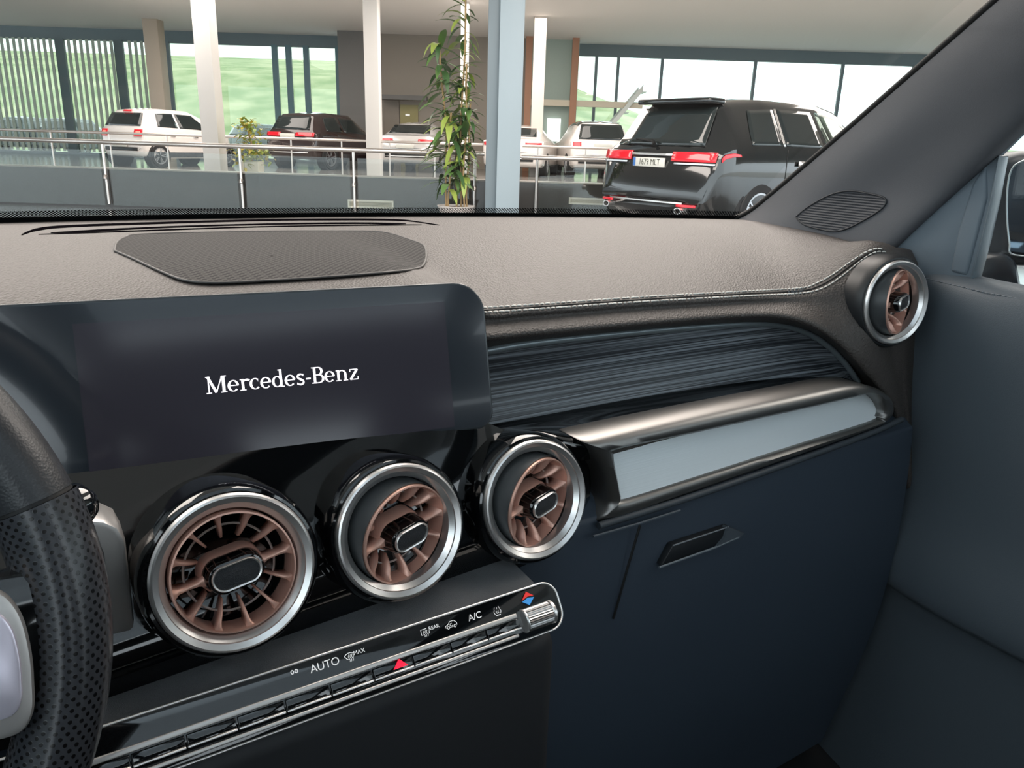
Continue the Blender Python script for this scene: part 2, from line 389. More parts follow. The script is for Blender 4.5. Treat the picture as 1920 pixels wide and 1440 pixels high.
# ------------------------------------------------------------------ cars
TYRE = mat('tyre_rubber', '17181a', .7); RIM = mat('alloy_rim', 'b9bcc0', .3, .8); ARCH = mat('arch_plastic', '121315', .6)
CARGLASS = mat('car_window', '1c2425', .04, coat=.5)
REDL = mat('red_lamp', 'c01526', .12, coat=.6, emit='ff2030', strength=.35)
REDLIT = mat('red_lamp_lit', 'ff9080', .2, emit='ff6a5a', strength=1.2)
PLATE_M = mat('plate_white', 'd4d4cc', .5); PLATE_B = mat('plate_blue', '3f6fb0', .5); INK = mat('plate_ink', '55574f', .6)
CARTRIM = mat('car_black_trim', '141617', .45)
def interp(tab, y):
    if y <= tab[0][0]: return tab[0][1:]
    for a, b in zip(tab, tab[1:]):
        if y <= b[0]:
            t = (y-a[0])/(b[0]-a[0]); return tuple(p+(q-p)*t for p, q in zip(a[1:], b[1:]))
    return tab[-1][1:]
class Car:
    """tab rows: y, z low, z belt, z roof, half width low, half width belt, half width roof; y runs from the rear bumper to the nose"""
    def __init__(s, name, label, u, v, yaw, tab, paint, wheels, wr, z0=0., cat='car', tail=.10, rimm=None, outside=False):
        s.tab = tab; s.L = tab[-1][0]; s.Wm = max(r[5] for r in tab); s.tail = tail
        s.t = thing(name, label, cat, Matrix.Translation(B(u, v, z0)) @ Matrix.Rotation(-PSI-yaw, 4, 'Z'))
        ys = sorted(set([r[0] for r in tab] + [s.L*i/26 for i in range(27)]))
        N = 14; rows = []
        for y in ys: rows.append([s.S(y, 7*i/N) for i in range(N+1)])
        full = [r + [Vector((-p.x, p.y, p.z)) for p in reversed(r[1:-1])] for r in rows]
        V, F = grid(full, True); n = len(full[0])
        F.append(tuple(range(n))); F.append(tuple((len(full)-1)*n+k for k in range(n-1, -1, -1)))
        s.body = sharp(fixn(mesh('body', V, F, paint, s.t)), 38)
        for wy in wheels:
            for sg in (1, -1):
                lo = interp(tab, wy); hw = max(lo[3], lo[4])
                M_ = Matrix.Translation((sg*(hw-.1), wy, wr)) @ Matrix.Rotation(sg*pi/2, 4, 'Y')
                lathe('wheel_arch', [(0, -.12), (wr*1.16, -.12), (wr*1.16, .092), (wr*1.1, .104), (wr*1.02, .104), (wr*1.02, .05), (0, .05)], ARCH, s.t, 28, M_)
                w = lathe('wheel', [(wr*.62, -.1), (wr*.95, -.1), (wr, -.06), (wr, .085), (wr*.95, .115), (wr*.72, .12), (wr*.68, .09), (wr*.68, -.1)], TYRE, s.t, 28, M_)
                V, F = [], []
                for k in range(5):
                    a = 2*pi*k/5+.3
                    for d in (-.16, .16):
                        c = [(cos(a+d*.35)*wr*.12, sin(a+d*.35)*wr*.12), (cos(a+d)*wr*.69, sin(a+d)*wr*.69), (cos(a+d+.1)*wr*.69, sin(a+d+.1)*wr*.69), (cos(a+d*.35+.3)*wr*.12, sin(a+d*.35+.3)*wr*.12)]
                        k0 = len(V); V += [(x, y_, .1) for x, y_ in c]+[(x, y_, .06) for x, y_ in c]
                        F += [(k0, k0+1, k0+2, k0+3)]+[(k0+i, k0+4+i, k0+4+(i+1) % 4, k0+(i+1) % 4) for i in range(4)]
                    pass
                nr = 24; k0 = len(V)
                for r_, z_ in ((.70, .095), (.70, .112), (.64, .112), (.64, .07)): V += [(cos(2*pi*i/nr)*wr*r_, sin(2*pi*i/nr)*wr*r_, z_) for i in range(nr)]
                for q in range(3): F += [(k0+q*nr+i, k0+q*nr+(i+1) % nr, k0+(q+1)*nr+(i+1) % nr, k0+(q+1)*nr+i) for i in range(nr)]
                mesh('rim', V, F, rimm or RIM, w, False)
    def S(s, y, t, off=0.):
        zl, zb_, zr, wl, wb_, wr_ = interp(s.tab, y)
        zm = zl+(zb_-zl)*.45; wm = max(wl, wb_)*1.01
        P = [(0, zl), (wl*.9, zl), (wl, zl+.07), (wm, zm), (wb_, zb_), (wr_, zr-.18*(zr-zb_)), (wr_*.82, zr-.03*min(1, (zr-zb_)*3)), (0, zr)]
        k = min(int(t), 6); f = t-k
        x = P[k][0]+(P[k+1][0]-P[k][0])*f; z = P[k][1]+(P[k+1][1]-P[k][1])*f
        a, b = P[k], P[k+1]; nx, nz = (b[1]-a[1]), -(b[0]-a[0]); l = sqrt(nx*nx+nz*nz) or 1
        x += nx/l*off; z += nz/l*off
        return s.plan(x, y, z)
    def plan(s, x, y, z):                        # rounded tail and nose in plan
        q = (abs(x)/s.Wm)**3
        return Vector((x, y+s.tail*1.6*q*max(0, 1-y/.9)-.35*q*max(0, 1-(s.L-y)/1.0), z))
    def side(s, name, pts, m, off=.006, both=True, n=8):     # quad patch on the flank: corners as (y, t)
        for sg in ((1, -1) if both else (1,)):
            (a, b, c, d) = pts
            rows = []
            for i in range(n+1):
                f = i/n; r = []
                for j in range(n+1):
                    g = j/n
                    y = (a[0]*(1-f)+b[0]*f)*(1-g)+(d[0]*(1-f)+c[0]*f)*g; t = (a[1]*(1-f)+b[1]*f)*(1-g)+(d[1]*(1-f)+c[1]*f)*g
                    p = s.S(y, t, off); r.append(Vector((p.x*sg, p.y, p.z)))
                rows.append(r)
            V, F = grid(rows); solid(fixn(mesh(name, V, F, m, s.t)), .004, 0)
    def ytail(s, z):
        ys = [i*.004 for i in range(400)]
        for y in ys:
            if interp(s.tab, y)[2] >= z: return y
        return 0
    def rear(s, name, x0, x1, z0, z1, m, off=.012, skew=0., n=6, top=None, parent=None, th=.01):
        rows = []
        for i in range(n+1):
            f = i/n; z = z0+(z1-z0)*f; r = []
            for j in range(n+1):
                g = j/n; k = 1-(top if top else 0)*f
                xx = (x0+(x1-x0)*g)*k
                p = s.plan(xx, s.ytail(z), z+skew*(xx-x0)); p.y -= off; r.append(p)
            rows.append(r)
        V, F = grid(rows); return solid(fixn(mesh(name, V, F, m, parent or s.t)), th, 0)
    def plate(s, z, w=.52, h=.11, txt=None, x=0., eu=True):
        y = s.ytail(z)-.03
        p = box('number_plate', x-w/2, x+w/2, y-.012, y+.02, z-h/2, z+h/2, PLATE_M, s.t, bev=.004)
        if eu: box('plate_band', x-w/2+.003, x-w/2+.045, y-.0145, y-.0121, z-h/2+.004, z+h/2-.004, PLATE_B, p)
        if txt:
            me = text_mesh(txt, h*.95); o = link('plate_lettering', me, INK, p, False, Matrix.Translation((x+.022, y-.0138, z)) @ Matrix.Rotation(pi/2, 4, 'X') @ Matrix.Diagonal((.82, 1, 1, 1)))
# big black SUV on our floor
BLACKP = mat('black_car_paint', '0e1214', .12, coat=1.)
gu = 1.57
gle_tab = [(0, .46, .62, .66, .78, .86, .70), (.05, .40, .84, .88, .86, .92, .80), (.12, .34, 1.04, 1.10, .90, .95, .82), (.16, .32, 1.10, 1.15, .92, .965, .80),
           (.34, .28, 1.15, 1.40, .94, .975, .70), (.52, .27, 1.17, 1.66, .95, .975, .64), (.60, .27, 1.17, 1.72, .95, .975, .63), (1.4, .25, 1.17, 1.79, .95, .975, .64), (2.6, .25, 1.16, 1.79, .95, .975, .64),
           (3.1, .25, 1.14, 1.72, .95, .97, .60), (3.85, .25, 1.12, 1.17, .94, .965, .62), (4.6, .27, 1.0, 1.06, .90, .92, .60), (4.92, .38, .74, .78, .75, .78, .55)]
g = Car('black_suv', 'large glossy black SUV parked in front of the parapet, seen from behind', gu, 10.0, radians(53), gle_tab, BLACKP, (1.05, 4.02), .385, cat='car')
g.rear('rear_window', -.72, .72, 1.18, 1.63, CARGLASS, top=.14, off=.008)
box('roof_spoiler', -.60, .60, .38, .68, 1.67, 1.74, BLACKP, g.t, bev=.025)
g.rear('tail_lamp', .34, .93, 1.0, 1.11, REDL, off=.016); g.rear('tail_lamp', -.93, -.34, 1.0, 1.11, REDL, off=.016)
g.side('tail_lamp', ((.13, 3.86), (.52, 3.80), (.50, 3.86), (.13, 3.99)), REDL, off=.014)
g.rear('lamp_strip', .40, .93, .965, .985, mat('clear_lamp', 'c9d2da', .15), off=.018); g.rear('lamp_strip', -.93, -.40, .965, .985, mat('clear_lamp', 'c9d2da', .15), off=.018)
g.plate(.975, txt='1679 MLT')
g.rear('plate_trim', -.34, .34, 1.06, 1.085, CHROME, off=.02)
g.rear('bumper_chrome', -.62, .62, .505, .525, CHROME, off=.012)
g.rear('bumper_reflector', .55, .80, .475, .505, REDL, off=.02); g.rear('bumper_reflector', -.80, -.55, .475, .505, REDL, off=.02)
for sg in (1, -1): lathe('exhaust_tip', [(.03, -.1), (.03, .1), (.038, .1), (.038, -.1)], CHROME, g.t, 20, Matrix.Translation((sg*.62, .06, .43)) @ Matrix.Rotation(pi/2, 4, 'X'), sx=1.5)
tube('rear_wiper', [(0, .13, 1.19), (-.05, .15, 1.23), (-.34, .16, 1.25)], [.025, .018, .012], CARTRIM, g.t, 8)
g.side('side_window', ((.80, 4.08), (1.42, 4.08), (1.50, 4.93), (1.0, 4.93)), CARGLASS)
g.side('side_window', ((1.50, 4.08), (2.32, 4.08), (2.32, 4.95), (1.58, 4.95)), CARGLASS)
g.side('side_window', ((2.42, 4.08), (3.35, 4.08), (2.95, 4.95), (2.42, 4.95)), glass('see_through_window', (.8, .88, .84), .6))
g.side('window_chrome', ((1.43, 4.06), (1.47, 4.06), (1.56, 4.95), (1.52, 4.95)), CHROME, off=.011)
for y in (1.72, 2.72): g.side('door_handle', ((y, 3.62), (y+.24, 3.62), (y+.24, 3.74), (y, 3.74)), CHROME, off=.03, n=3)
g.side('door_seam', ((1.5, 2.2), (1.51, 2.2), (1.51, 4.0), (1.5, 4.0)), RUBBER, off=.002); g.side('door_seam', ((2.37, 2.0), (2.38, 2.0), (2.38, 4.0), (2.37, 4.0)), RUBBER, off=.002)
for sg in (1, -1):
    box('wing_mirror', sg*1.08-.13, sg*1.08+.13, 3.2, 3.34, 1.06, 1.22, BLACKP, g.t, bev=.04)
# cars on the upper floor
def place(px, py, v): return bgp(px, py, v)[0]
hatch_tab = [(0, .42, .62, .66, .66, .72, .60), (.04, .36, .82, .88, .74, .79, .68), (.10, .30, .98, 1.04, .78, .81, .66), (.34, .26, 1.02, 1.42, .80, .82, .60), (.42, .25, 1.02, 1.50, .80, .82, .59),
             (1.0, .24, 1.0, 1.55, .81, .83, .60), (1.9, .24, .97, 1.53, .81, .83, .58), (2.4, .24, .95, 1.36, .81, .82, .58), (2.95, .25, .93, 1.0, .80, .82, .6), (3.4, .3, .84, .88, .72, .76, .5), (3.5, .38, .7, .74, .6, .64, .45)]
WHITEP = mat('white_car_paint', 'eae4df', .2, coat=.6)
h = Car('white_hatchback', 'small white hatchback with square red tail lamps behind the railing', place(230, 310, 21.6), 21.6, radians(24), hatch_tab, WHITEP, (.55, 3.0), .31, ZP, tail=.05)
h.rear('rear_window', -.66, .66, 1.07, 1.40, CARGLASS, top=.12); h.rear('brake_lamp', -.16, .16, 1.44, 1.48, REDL, off=.03)
for a, b_ in ((.50, .76), (-.76, -.50)):
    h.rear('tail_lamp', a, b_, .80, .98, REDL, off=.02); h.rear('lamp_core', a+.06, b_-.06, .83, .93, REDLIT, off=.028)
h.plate(.58, txt=None, x=0., eu=False)
h.side('side_window', ((.55, 4.1), (1.25, 4.1), (1.25, 4.92), (.68, 4.92)), CARGLASS); h.side('side_window', ((1.32, 4.1), (2.55, 4.1), (1.95, 4.92), (1.32, 4.92)), CARGLASS)
h.side('side_skirt', ((.0, 1.4), (3.2, 1.4), (3.2, 2.35), (.0, 2.35)), CARTRIM, off=.004)
h.rear('bumper_insert', -.6, .6, .43, .52, CARTRIM, off=.012)
for y in (.95, 1.75): h.side('door_handle', ((y, 3.55), (y+.16, 3.55), (y+.16, 3.68), (y, 3.68)), CHROME, off=.02, n=3)
suv_tab = [(0, .46, .64, .68, .74, .82, .66), (.05, .38, .84, .9, .82, .88, .76), (.12, .32, 1.0, 1.08, .86, .9, .76), (.42, .27, 1.05, 1.50, .89, .91, .66), (.52, .26, 1.05, 1.58, .89, .91, .64), (1.2, .25, 1.03, 1.64, .9, .92, .63), (2.3, .25, 1.0, 1.62, .9, .92, .62), (3.3, .25, .97, 1.04, .89, .91, .6), (4.2, .28, .86, .92, .82, .84, .55), (4.4, .36, .7, .74, .68, .7, .5)]
sedan_tab = [(0, .40, .66, .70, .70, .78, .62), (.05, .33, .86, .92, .80, .86, .74), (.14, .28, .98, 1.04, .86, .88, .72), (.5, .25, 1.0, 1.10, .88, .9, .70), (1.1, .24, .98, 1.40, .89, .9, .56), (1.7, .24, .96, 1.46, .89, .9, .55), (2.4, .24, .93, 1.42, .89, .9, .54), (3.4, .24, .9, .96, .88, .89, .6), (4.4, .28, .8, .86, .8, .82, .5), (4.65, .36, .66, .7, .66, .68, .45)]
MAROON = mat('dark_maroon_paint', '2c2020', .15, coat=1.)
m_ = Car('dark_suv', 'dark maroon SUV with wide red tail lamps, left of the dark wall', place(540, 315, 23.5), 23.5, radians(24), suv_tab, MAROON, (.85, 3.5), .35, ZP)
m_.rear('rear_window', -.68, .68, 1.12, 1.50, CARGLASS, top=.15)
for a, b_ in ((.28, .86), (-.86, -.28)): m_.rear('tail_lamp', a, b_, .93, 1.04, REDL, off=.02)
m_.plate(.95, eu=False); m_.rear('bumper_chrome', -.7, .7, .47, .5, CHROME, off=.014)
for a in (.62, -.62): m_.rear('bumper_reflector', a-.12, a+.12, .60, .64, REDL, off=.02)
m_.side('side_window', ((.7, 4.1), (1.5, 4.1), (1.5, 4.92), (.85, 4.92)), CARGLASS); m_.side('side_window', ((1.6, 4.1), (2.9, 4.1), (2.35, 4.92), (1.6, 4.92)), CARGLASS)
SILVERP = mat('silver_car_paint', 'd3d1cf', .2, .3, coat=.6)
se = Car('silver_coupe', 'silver white fastback car with slim red tail lamps beside the tall plant', place(760, 326, 23.6), 23.6, radians(6), sedan_tab, SILVERP, (.95, 3.75), .34, ZP)
se.rear('rear_window', -.62, .62, 1.12, 1.36, CARGLASS, top=.12, off=.01)
for a, b_ in ((.38, .84), (-.84, -.38)): se.rear('tail_lamp', a, b_, .86, .95, REDL, off=.02)
se.rear('bumper_insert', -.62, .62, .43, .58, CARTRIM, off=.014); se.rear('bumper_chrome', -.6, .6, .45, .48, CHROME, off=.02)
se.plate(.74, eu=False)
w1 = Car('white_car', 'white car half hidden behind the blue-grey steel column', place(958, 326, 23.0), 23.0, radians(10), sedan_tab, WHITEP, (.95, 3.75), .34, ZP)
w1.rear('rear_window', -.62, .62, 1.12, 1.36, CARGLASS, top=.12, off=.01)
for a, b_ in ((.38, .84), (-.84, -.38)): w1.rear('tail_lamp', a, b_, .86, .95, REDL, off=.02)
w1.rear('bumper_insert', -.62, .62, .43, .55, CARTRIM, off=.014); w1.rear('bumper_chrome', -.6, .6, .5, .53, CHROME, off=.02)
w4 = Car('white_suv', 'white SUV with black roof between the wooden post and the black SUV', place(1128, 322, 23.4), 23.4, radians(-6), suv_tab, WHITEP, (.85, 3.5), .35, ZP)
w4.rear('rear_window', -.70, .70, 1.10, 1.52, CARGLASS, top=.15); w4.plate(.92, eu=False)
for a, b_ in ((.62, .86), (-.86, -.62)): w4.rear('tail_lamp', a, b_, .88, 1.02, REDL, off=.02)
w4.rear('bumper_insert', -.7, .7, .42, .6, CARTRIM, off=.014)
w4.side('roof_panel', ((.55, 4.95), (2.4, 4.95), (2.4, 6.9), (.55, 6.9)), BLACKP, off=.008)
# cars parked outside the glass
GREYP = mat('grey_car_paint', '394345', .25, coat=.5)
for i, (px, yaw, lab) in enumerate(((18, .1, 'dark car parked outside the glass at the far left of the picture'), (102, .1, 'dark car parked outside the slats, left of the white hatchback'), (440, .7, 'dark car parked outside, behind the white column'), (612, .4, 'dark teal car parked outside the glass, left of the dark inner wall'))):
    c = Car('parked_car', lab, place(px, 300, 37), 37, yaw, suv_tab, GREYP, (.85, 3.5), .35, 0.02)
    tag(c.t, None, group='cars parked outside the glass')
    c.rear('rear_window', -.68, .68, 1.12, 1.50, CARGLASS, top=.15)
    c.side('side_window', ((.7, 4.1), (2.9, 4.1), (2.35, 4.92), (.85, 4.92)), CARGLASS)

# ------------------------------------------------------------------ plants
def leaf_mesh(L, w, droop, m, name='leaf'):
    n = 6; V, F = [], []
    for i in range(n+1):
        t = i/n; ww = w*sin(pi*min(1, (t*.92+.06)))**.8; x = L*t*(1-.25*droop*t); z = -droop*L*t*t*.7+.12*L*t
        V += [(x, -ww/2, z+.12*ww), (x, 0, z), (x, ww/2, z+.12*ww)]
    for i in range(n):
        for j in range(2): a = i*3+j; F.append((a, a+1, a+4, a+3))
    me = bpy.data.meshes.new(name); me.from_pydata(V, [], F); me.materials.append(m)
    for p in me.polygons: p.use_smooth = True
    return me
G1, G2, G3 = mat('leaf_green', '5d8044', .45), mat('leaf_dark_green', '3f6236', .45), mat('leaf_yellow_green', '93a64c', .45)
pu, pv = uat(856, 11.75), 11.75
pl = thing('potted_dracaena', 'tall leafy green plant with cane stems in a round white pot', 'plant', Matrix.Translation(B(pu, pv, 0)) @ BG)
pot_top = bgp(872, 386, pv)[1]
lathe('pot', [(0, 0), (.2, 0), (.26, pot_top-.04), (.28, pot_top), (.255, pot_top), (.245, pot_top-.05), (0, pot_top-.05)], mat('white_pot', 'e9e0da', .5), pl, 32)
lathe('soil', [(0, pot_top-.03), (.25, pot_top-.03)], mat('soil', '5a4a3c', .95), pl, 24)
CANE = mat('cane_stem', 'a58a62', .8)
leaves = [leaf_mesh(L, w, d, m) for L, w, d, m in ((.48, .10, .7, G1), (.42, .095, 1.1, G2), (.52, .10, .4, G1), (.46, .10, .9, G3), (.40, .09, .3, G2))]
canes = [(-.14, .03, 2.3, -.10), (-.10, -.04, 1.35, .02), (.06, .02, 2.9, .04), (.12, -.05, 2.0, .03), (.16, .05, 1.5, .05), (0, .05, 1.0, -.05)]
for cx_, cy_, hgt, lean in canes:
    path = [(cx_+lean*t*t*hgt/2+.015*sin(9*t+cx_*20), cy_, pot_top-.05+hgt*t) for t in [i/8 for i in range(9)]]
    tube('stem', path, .014, CANE, pl, 7)
    k = int(hgt*26)
    for i in range(k):
        t = .2+.8*(i+.5)/k
        p = path[min(8, int(t*8))]
        az = random.uniform(0, 2*pi); fit = .62 if cos(az) > .1 and p[0] > -.05 else 1.0
        o = link('leaf', random.choice(leaves), None, pl, True, Matrix.Translation((p[0], p[1], pot_top-.05+hgt*t)) @ Matrix.Rotation(az, 4, 'Z') @ Matrix.Rotation(radians(random.uniform(-38, 18)), 4, 'Y') @ Matrix.Scale(random.uniform(.75, 1.1)*fit, 4))
cu = uat(473, 18, 320)
cp = thing('potted_croton', 'bushy yellow-green plant in a square white planter behind the railing', 'plant', Matrix.Translation(B(cu, 18, ZP)) @ BG)
hh = bgp(473, 302, 18)[1]-ZP
box('planter', -.21, .21, -.2, .2, 0, hh, mat('planter_cream', 'd9d4c4', .5), cp, bev=.015)
tube('stem', [(0, 0, hh-.1), (.02, 0, hh+.4), (-.05, 0, hh+.7)], .02, CANE, cp, 6)
for mm, nm, cnt in ((G3, 'foliage', 190), (mat('leaf_yellow', 'c4b24e', .5), 'yellow_foliage', 120)):
    V, F = [], []
    lm = leaf_mesh(.17, .07, .5, mm, 'crown_leaf')
    for i in range(cnt):
        h_ = random.random(); r_ = (.12+.34*sin(pi*min(1, h_*.9+.1)))*sqrt(random.random()); a = random.uniform(0, 2*pi)
        M_ = Matrix.Translation((-.12*h_+.06+r_*cos(a), r_*sin(a), hh-.25*(r_ > .3)+.02+h_*.85)) @ Matrix.Rotation(random.uniform(0, 6.3), 4, 'Z') @ Matrix.Rotation(random.uniform(-.9, .5), 4, 'Y')
        k = len(V); V += [M_ @ v.co for v in lm.vertices]; F += [tuple(q+k for q in p.vertices) for p in lm.polygons]
    tag(mesh(nm, V, F, mm, cp), None, kind='stuff')

# ================================================================== THE CAR WE SIT IN  (car axes: x right, y ahead, z up; distances from the eye)
def E_(x, y, z): return Vector((x, y, CZ+z))
def WB(x): return 1.053-(.27 if x > .06 else .22)*(x-.06)**2          # line where the windscreen meets the dashboard
dash = thing('dashboard', 'dark leatherette car dashboard with contrast stitching and speaker grille', 'dashboard')
# ---- upper pad: columns from left to right
cols = []
for x in (-.80, -.55, -.3, -.1, .05, .17, .275):
    ye = .509-(x-.287)*.132                      # the pad rolls off just behind the display
    cols.append([E_(x, WB(x)+.03, -.103), E_(x, WB(x)-.12, -.0995), E_(x, .79, -.1005), E_(x, ye+.11, -.104), E_(x, ye+.036, -.1145), E_(x, ye+.034, -.132), E_(x, ye+.022, -.148), E_(x, ye+.03, -.158), E_(x, ye+.05, -.166)])
pairs = [((905, 578, .545), (905, 634, .525)), ((1000, 573, .545), (1000, 625, .525)), ((1200, 559, .545), (1200, 607, .523)), ((1400, 550, .542), (1400, 592, .52)),
         ((1500, 545, .54), (1490, 597, .51)), ((1560, 523, .532), (1560, 630, .498)), ((1610, 490, .525), (1620, 685, .482)), ((1645, 469, .518), (1680, 762, .478)),
         ((1675, 474, .510), (1700, 850, .475)), ((1702, 490, .51), (1712, 950, .468)), ((1725, 515, .51), (1728, 1330, .47))]
UNDER = [(905, 655, .56), (1000, 640, .56), (1200, 619, .56), (1380, 606, .557), (1460, 607, .553), (1527, 628, .545), (1582, 673, .532), (1616, 716, .522), (1655, 800, .49), (1680, 900, .48), (1700, 1330, .48)]
stitch_line, roll_line = [], []
for i, (a, b) in enumerate(pairs):
    s_ = at(a[0], a[1], Y=a[2]); r_ = at(b[0], b[1], Y=b[2]); stitch_line.append(s_); roll_line.append(r_)
    x0 = min(.96, s_.x+(s_.x-.3)*.2); w_ = E_(x0, WB(x0)+.03, -.103)
    zs = s_.z-CZ; c = [w_]
    for f in (.25, .55, .82):
        p = w_.lerp(s_, f); p.z = CZ-.099+(zs+.099)*f**3; c.append(p)
    mid = s_.lerp(r_, .5); mid.y += .004 if i < 5 else (0 if i == 5 else -.012 if i == 6 else .0)
    u2 = at(*UNDER[i][:2], Y=UNDER[i][2]+.004); u1 = r_.lerp(u2, .35)+Vector((0, .004, -.004 if i < 5 else 0))
    c += [s_, mid, r_, u1, u2]; c = c[:4]+c[4:]
    cols.append(c)
rows = [[c[i] for c in cols] for i in range(9)]
pad = loft('upper_pad', rows, LEATHER, dash, n=110, cross=44)
# ---- stitching along the pad
def stitch_path(dy, dz, k0=0):
    P = [p+Vector((0, dy, dz)) for p in stitch_line[k0:9]]
    return catmull(P, 400)
def on_pad(p):                                   # lift on to the pad surface
    return p
bpy.context.view_layer.update()
from mathutils.bvhtree import BVHTree
bm_ = bmesh.new(); bm_.from_mesh(pad.data); PADT = BVHTree.FromBMesh(bm_); bm_.free()
def snap(p, lift=.0006):
    d = (p-CAM).normalized(); h, n_, i_, ds = PADT.ray_cast(CAM, d)
    if h is None: return p
    return h-d*lift*2
up_pts = [(905, 577), (1000, 571), (1200, 557), (1400, 546), (1500, 540), (1530, 531), (1560, 515), (1600, 487), (1625, 472), (1645, 466), (1660, 470)]
lo_pts = [(905, 586), (1000, 580), (1200, 566), (1400, 555), (1500, 550), (1540, 541), (1572, 522), (1610, 492), (1630, 478), (1645, 472), (1662, 472)]
def px_curve(pts, n):
    P = catmull([(a, b, 0) for a, b in pts], n); return [snap(CAM+ray(p.x, p.y)) for p in P]
V, F = [], []
for pts in (up_pts, lo_pts):
    P = px_curve(pts, 600); acc = 0; start = 0
    seg = .0042; gap = .0016; i = 0; L = [0]
    for a, b in zip(P, P[1:]): L.append(L[-1]+(b-a).length)
    pos = 0
    while pos+seg < L[-1]:
        ia = next(k for k, l in enumerate(L) if l >= pos); ib = next(k for k, l in enumerate(L) if l >= pos+seg)
        if ib > ia:
            v, f = tube_geo([P[ia], (P[ia]+P[ib])/2+Vector((0, -.0003, .0003)), P[ib]], .0008, 5); k = len(V); V += v; F += [tuple(q+k for q in ff) for ff in f]
        pos += seg+gap
tag(mesh('stitching', V, F, THREAD, dash), 'pale grey double row of stitches', kind='stuff')
seam = px_curve([((a[0]+b[0])/2, (a[1]+b[1])/2) for a, b in zip(up_pts, lo_pts)], 80)
tube('seam_groove', seam, .0009, RUBBER, dash, 6)
emb = text_mesh('AIRBAG', .0085)
q = snap(CAM+ray(1492, 548)); link('embossed_lettering', emb, LEATHER_LOW, dash, False, frame(q+Vector((0, -.001, 0)), Vector((1, 0, 0)), Vector((0, .35, .94)).normalized(), Vector((0, -.94, .35)).normalized()))
# ---- speaker grille and demister slots on the top
GRILLE = dotted('speaker_mesh', '3a3837', '0c0c0d', (210, 210, 210), .36, .8, 0, .6)
GRILLE.node_tree.nodes['Principled BSDF'].inputs['Specular IOR Level'].default_value = .25
gp = [(215, 470), (219, 455), (235, 445), (270, 439), (480, 434), (650, 433), (722, 436), (770, 450), (794, 460), (799, 475), (797, 490), (785, 502), (730, 510), (600, 520), (480, 527), (400, 530), (345, 525), (300, 508), (250, 485)]
L0 = [(p.x, p.y) for p in catmull([(a, b, 0) for a, b in gp+gp[:1]], 91)[:-1]]
gcx, gcy = 510, 480
rows = [[snap(CAM+ray(gcx+(a-gcx)*k_, gcy+(b-gcy)*k_), .004) for a, b in L0] for k_ in (1.0, .95, .9, .84, .77, .7, .63, .56, .48, .4, .32, .24, .16, .08, .01)]
V, F = grid(rows, True)
gr = mesh('speaker_grille', V, F, GRILLE, dash)
loop = [snap(CAM+ray(a, b), .0035) for a, b in L0]
V, F = tube_geo(loop+loop[:2], .0010, 6, False); mesh('grille_rim', V, F, mat('grille_rim', '4a4745', .5), gr)
def ribbon(name, pts, w, m, par):
    P = [snap(CAM+ray(p.x, p.y), .0022) for p in catmull([(a, b, 0) for a, b in pts], 60)]
    V, F = [], []
    for i, p in enumerate(P):
        ww = w*min(1, .25+min(i, 59-i)/10)
        V += [p+Vector((0, ww, 0)), p-Vector((0, ww, 0)), p-Vector((0, ww, .004)), p+Vector((0, ww, -.004))]
    for i in range(59):
        for k in range(4): F.append((i*4+k, i*4+(k+1) % 4, i*4+4+(k+1) % 4, i*4+4+k))
    return mesh(name, V, F, m, par, False)
SLOT = mat('slot_black', '0c0a0d', .9, spec=0.)
ribbon('demister_slot', [(40, 440), (70, 430), (130, 424), (300, 418), (480, 413), (600, 411.5), (700, 411.5), (760, 413), (800, 418), (822, 421)], .013, SLOT, dash)
ribbon('demister_slot', [(95, 436), (300, 426), (480, 420.5), (650, 418), (760, 419)], .008, SLOT, dash)
ribbon('demister_slot', [(72, 439), (300, 431), (480, 425), (650, 422), (790, 421)], .005, SLOT, dash)
# ---- wood veneer recess, glossy ledge
W0 = [at(*p[:2], Y=p[2]) for p in ((880, 662, .56), (1000, 641, .56), (1200, 620, .56), (1350, 608, .558), (1440, 606, .555), (1500, 617, .55), (1550, 645, .54), (1585, 680, .53), (1610, 716, .522))]
W1 = [at(*p[:2], Y=p[2]) for p in ((880, 803, .552), (1000, 782, .552), (1200, 745, .552), (1350, 722, .548), (1440, 711, .545), (1500, 707, .54), (1550, 706, .532), (1585, 709, .526), (1612, 720, .52))]
Wm = [a.lerp(b, .5)+Vector((0, .008, 0)) for a, b in zip(W0, W1)]
loft('wood_veneer', [W0, Wm, W1], WOOD, dash, n=80, cross=16)
V, F = tube_geo(catmull([p+(CAM-p).normalized()*.010+Vector((0, 0, -.001)) for p in W0], 90), .0036, 8); mesh('veneer_edge', V, F, mat('edge_trim', '7d868b', .3, .4), dash)
W2 = [at(*p[:2], Y=p[2]) for p in ((880, 806, .535), (1000, 808, .49), (1092, 826, .474), (1230, 796, .476), (1340, 773, .477), (1430, 754, .478), (1510, 737, .479), (1570, 726, .48), (1640, 727, .482))]
W1b = [p+Vector((0, 0, 0)) for p in W1]
Wl = [a.lerp(b, .5)+Vector((0, 0, -.006)) for a, b in zip(W1b, W2)]
W3 = [p+Vector((0, .004, -.02)) for p in W2]
loft('gloss_ledge', [W1b, W1b[0:0] or [a.lerp(b, .15)+Vector((0, 0, -.004)) for a, b in zip(W1b, W2)], Wl, W2, W3], PIANO, dash, n=80, cross=20)
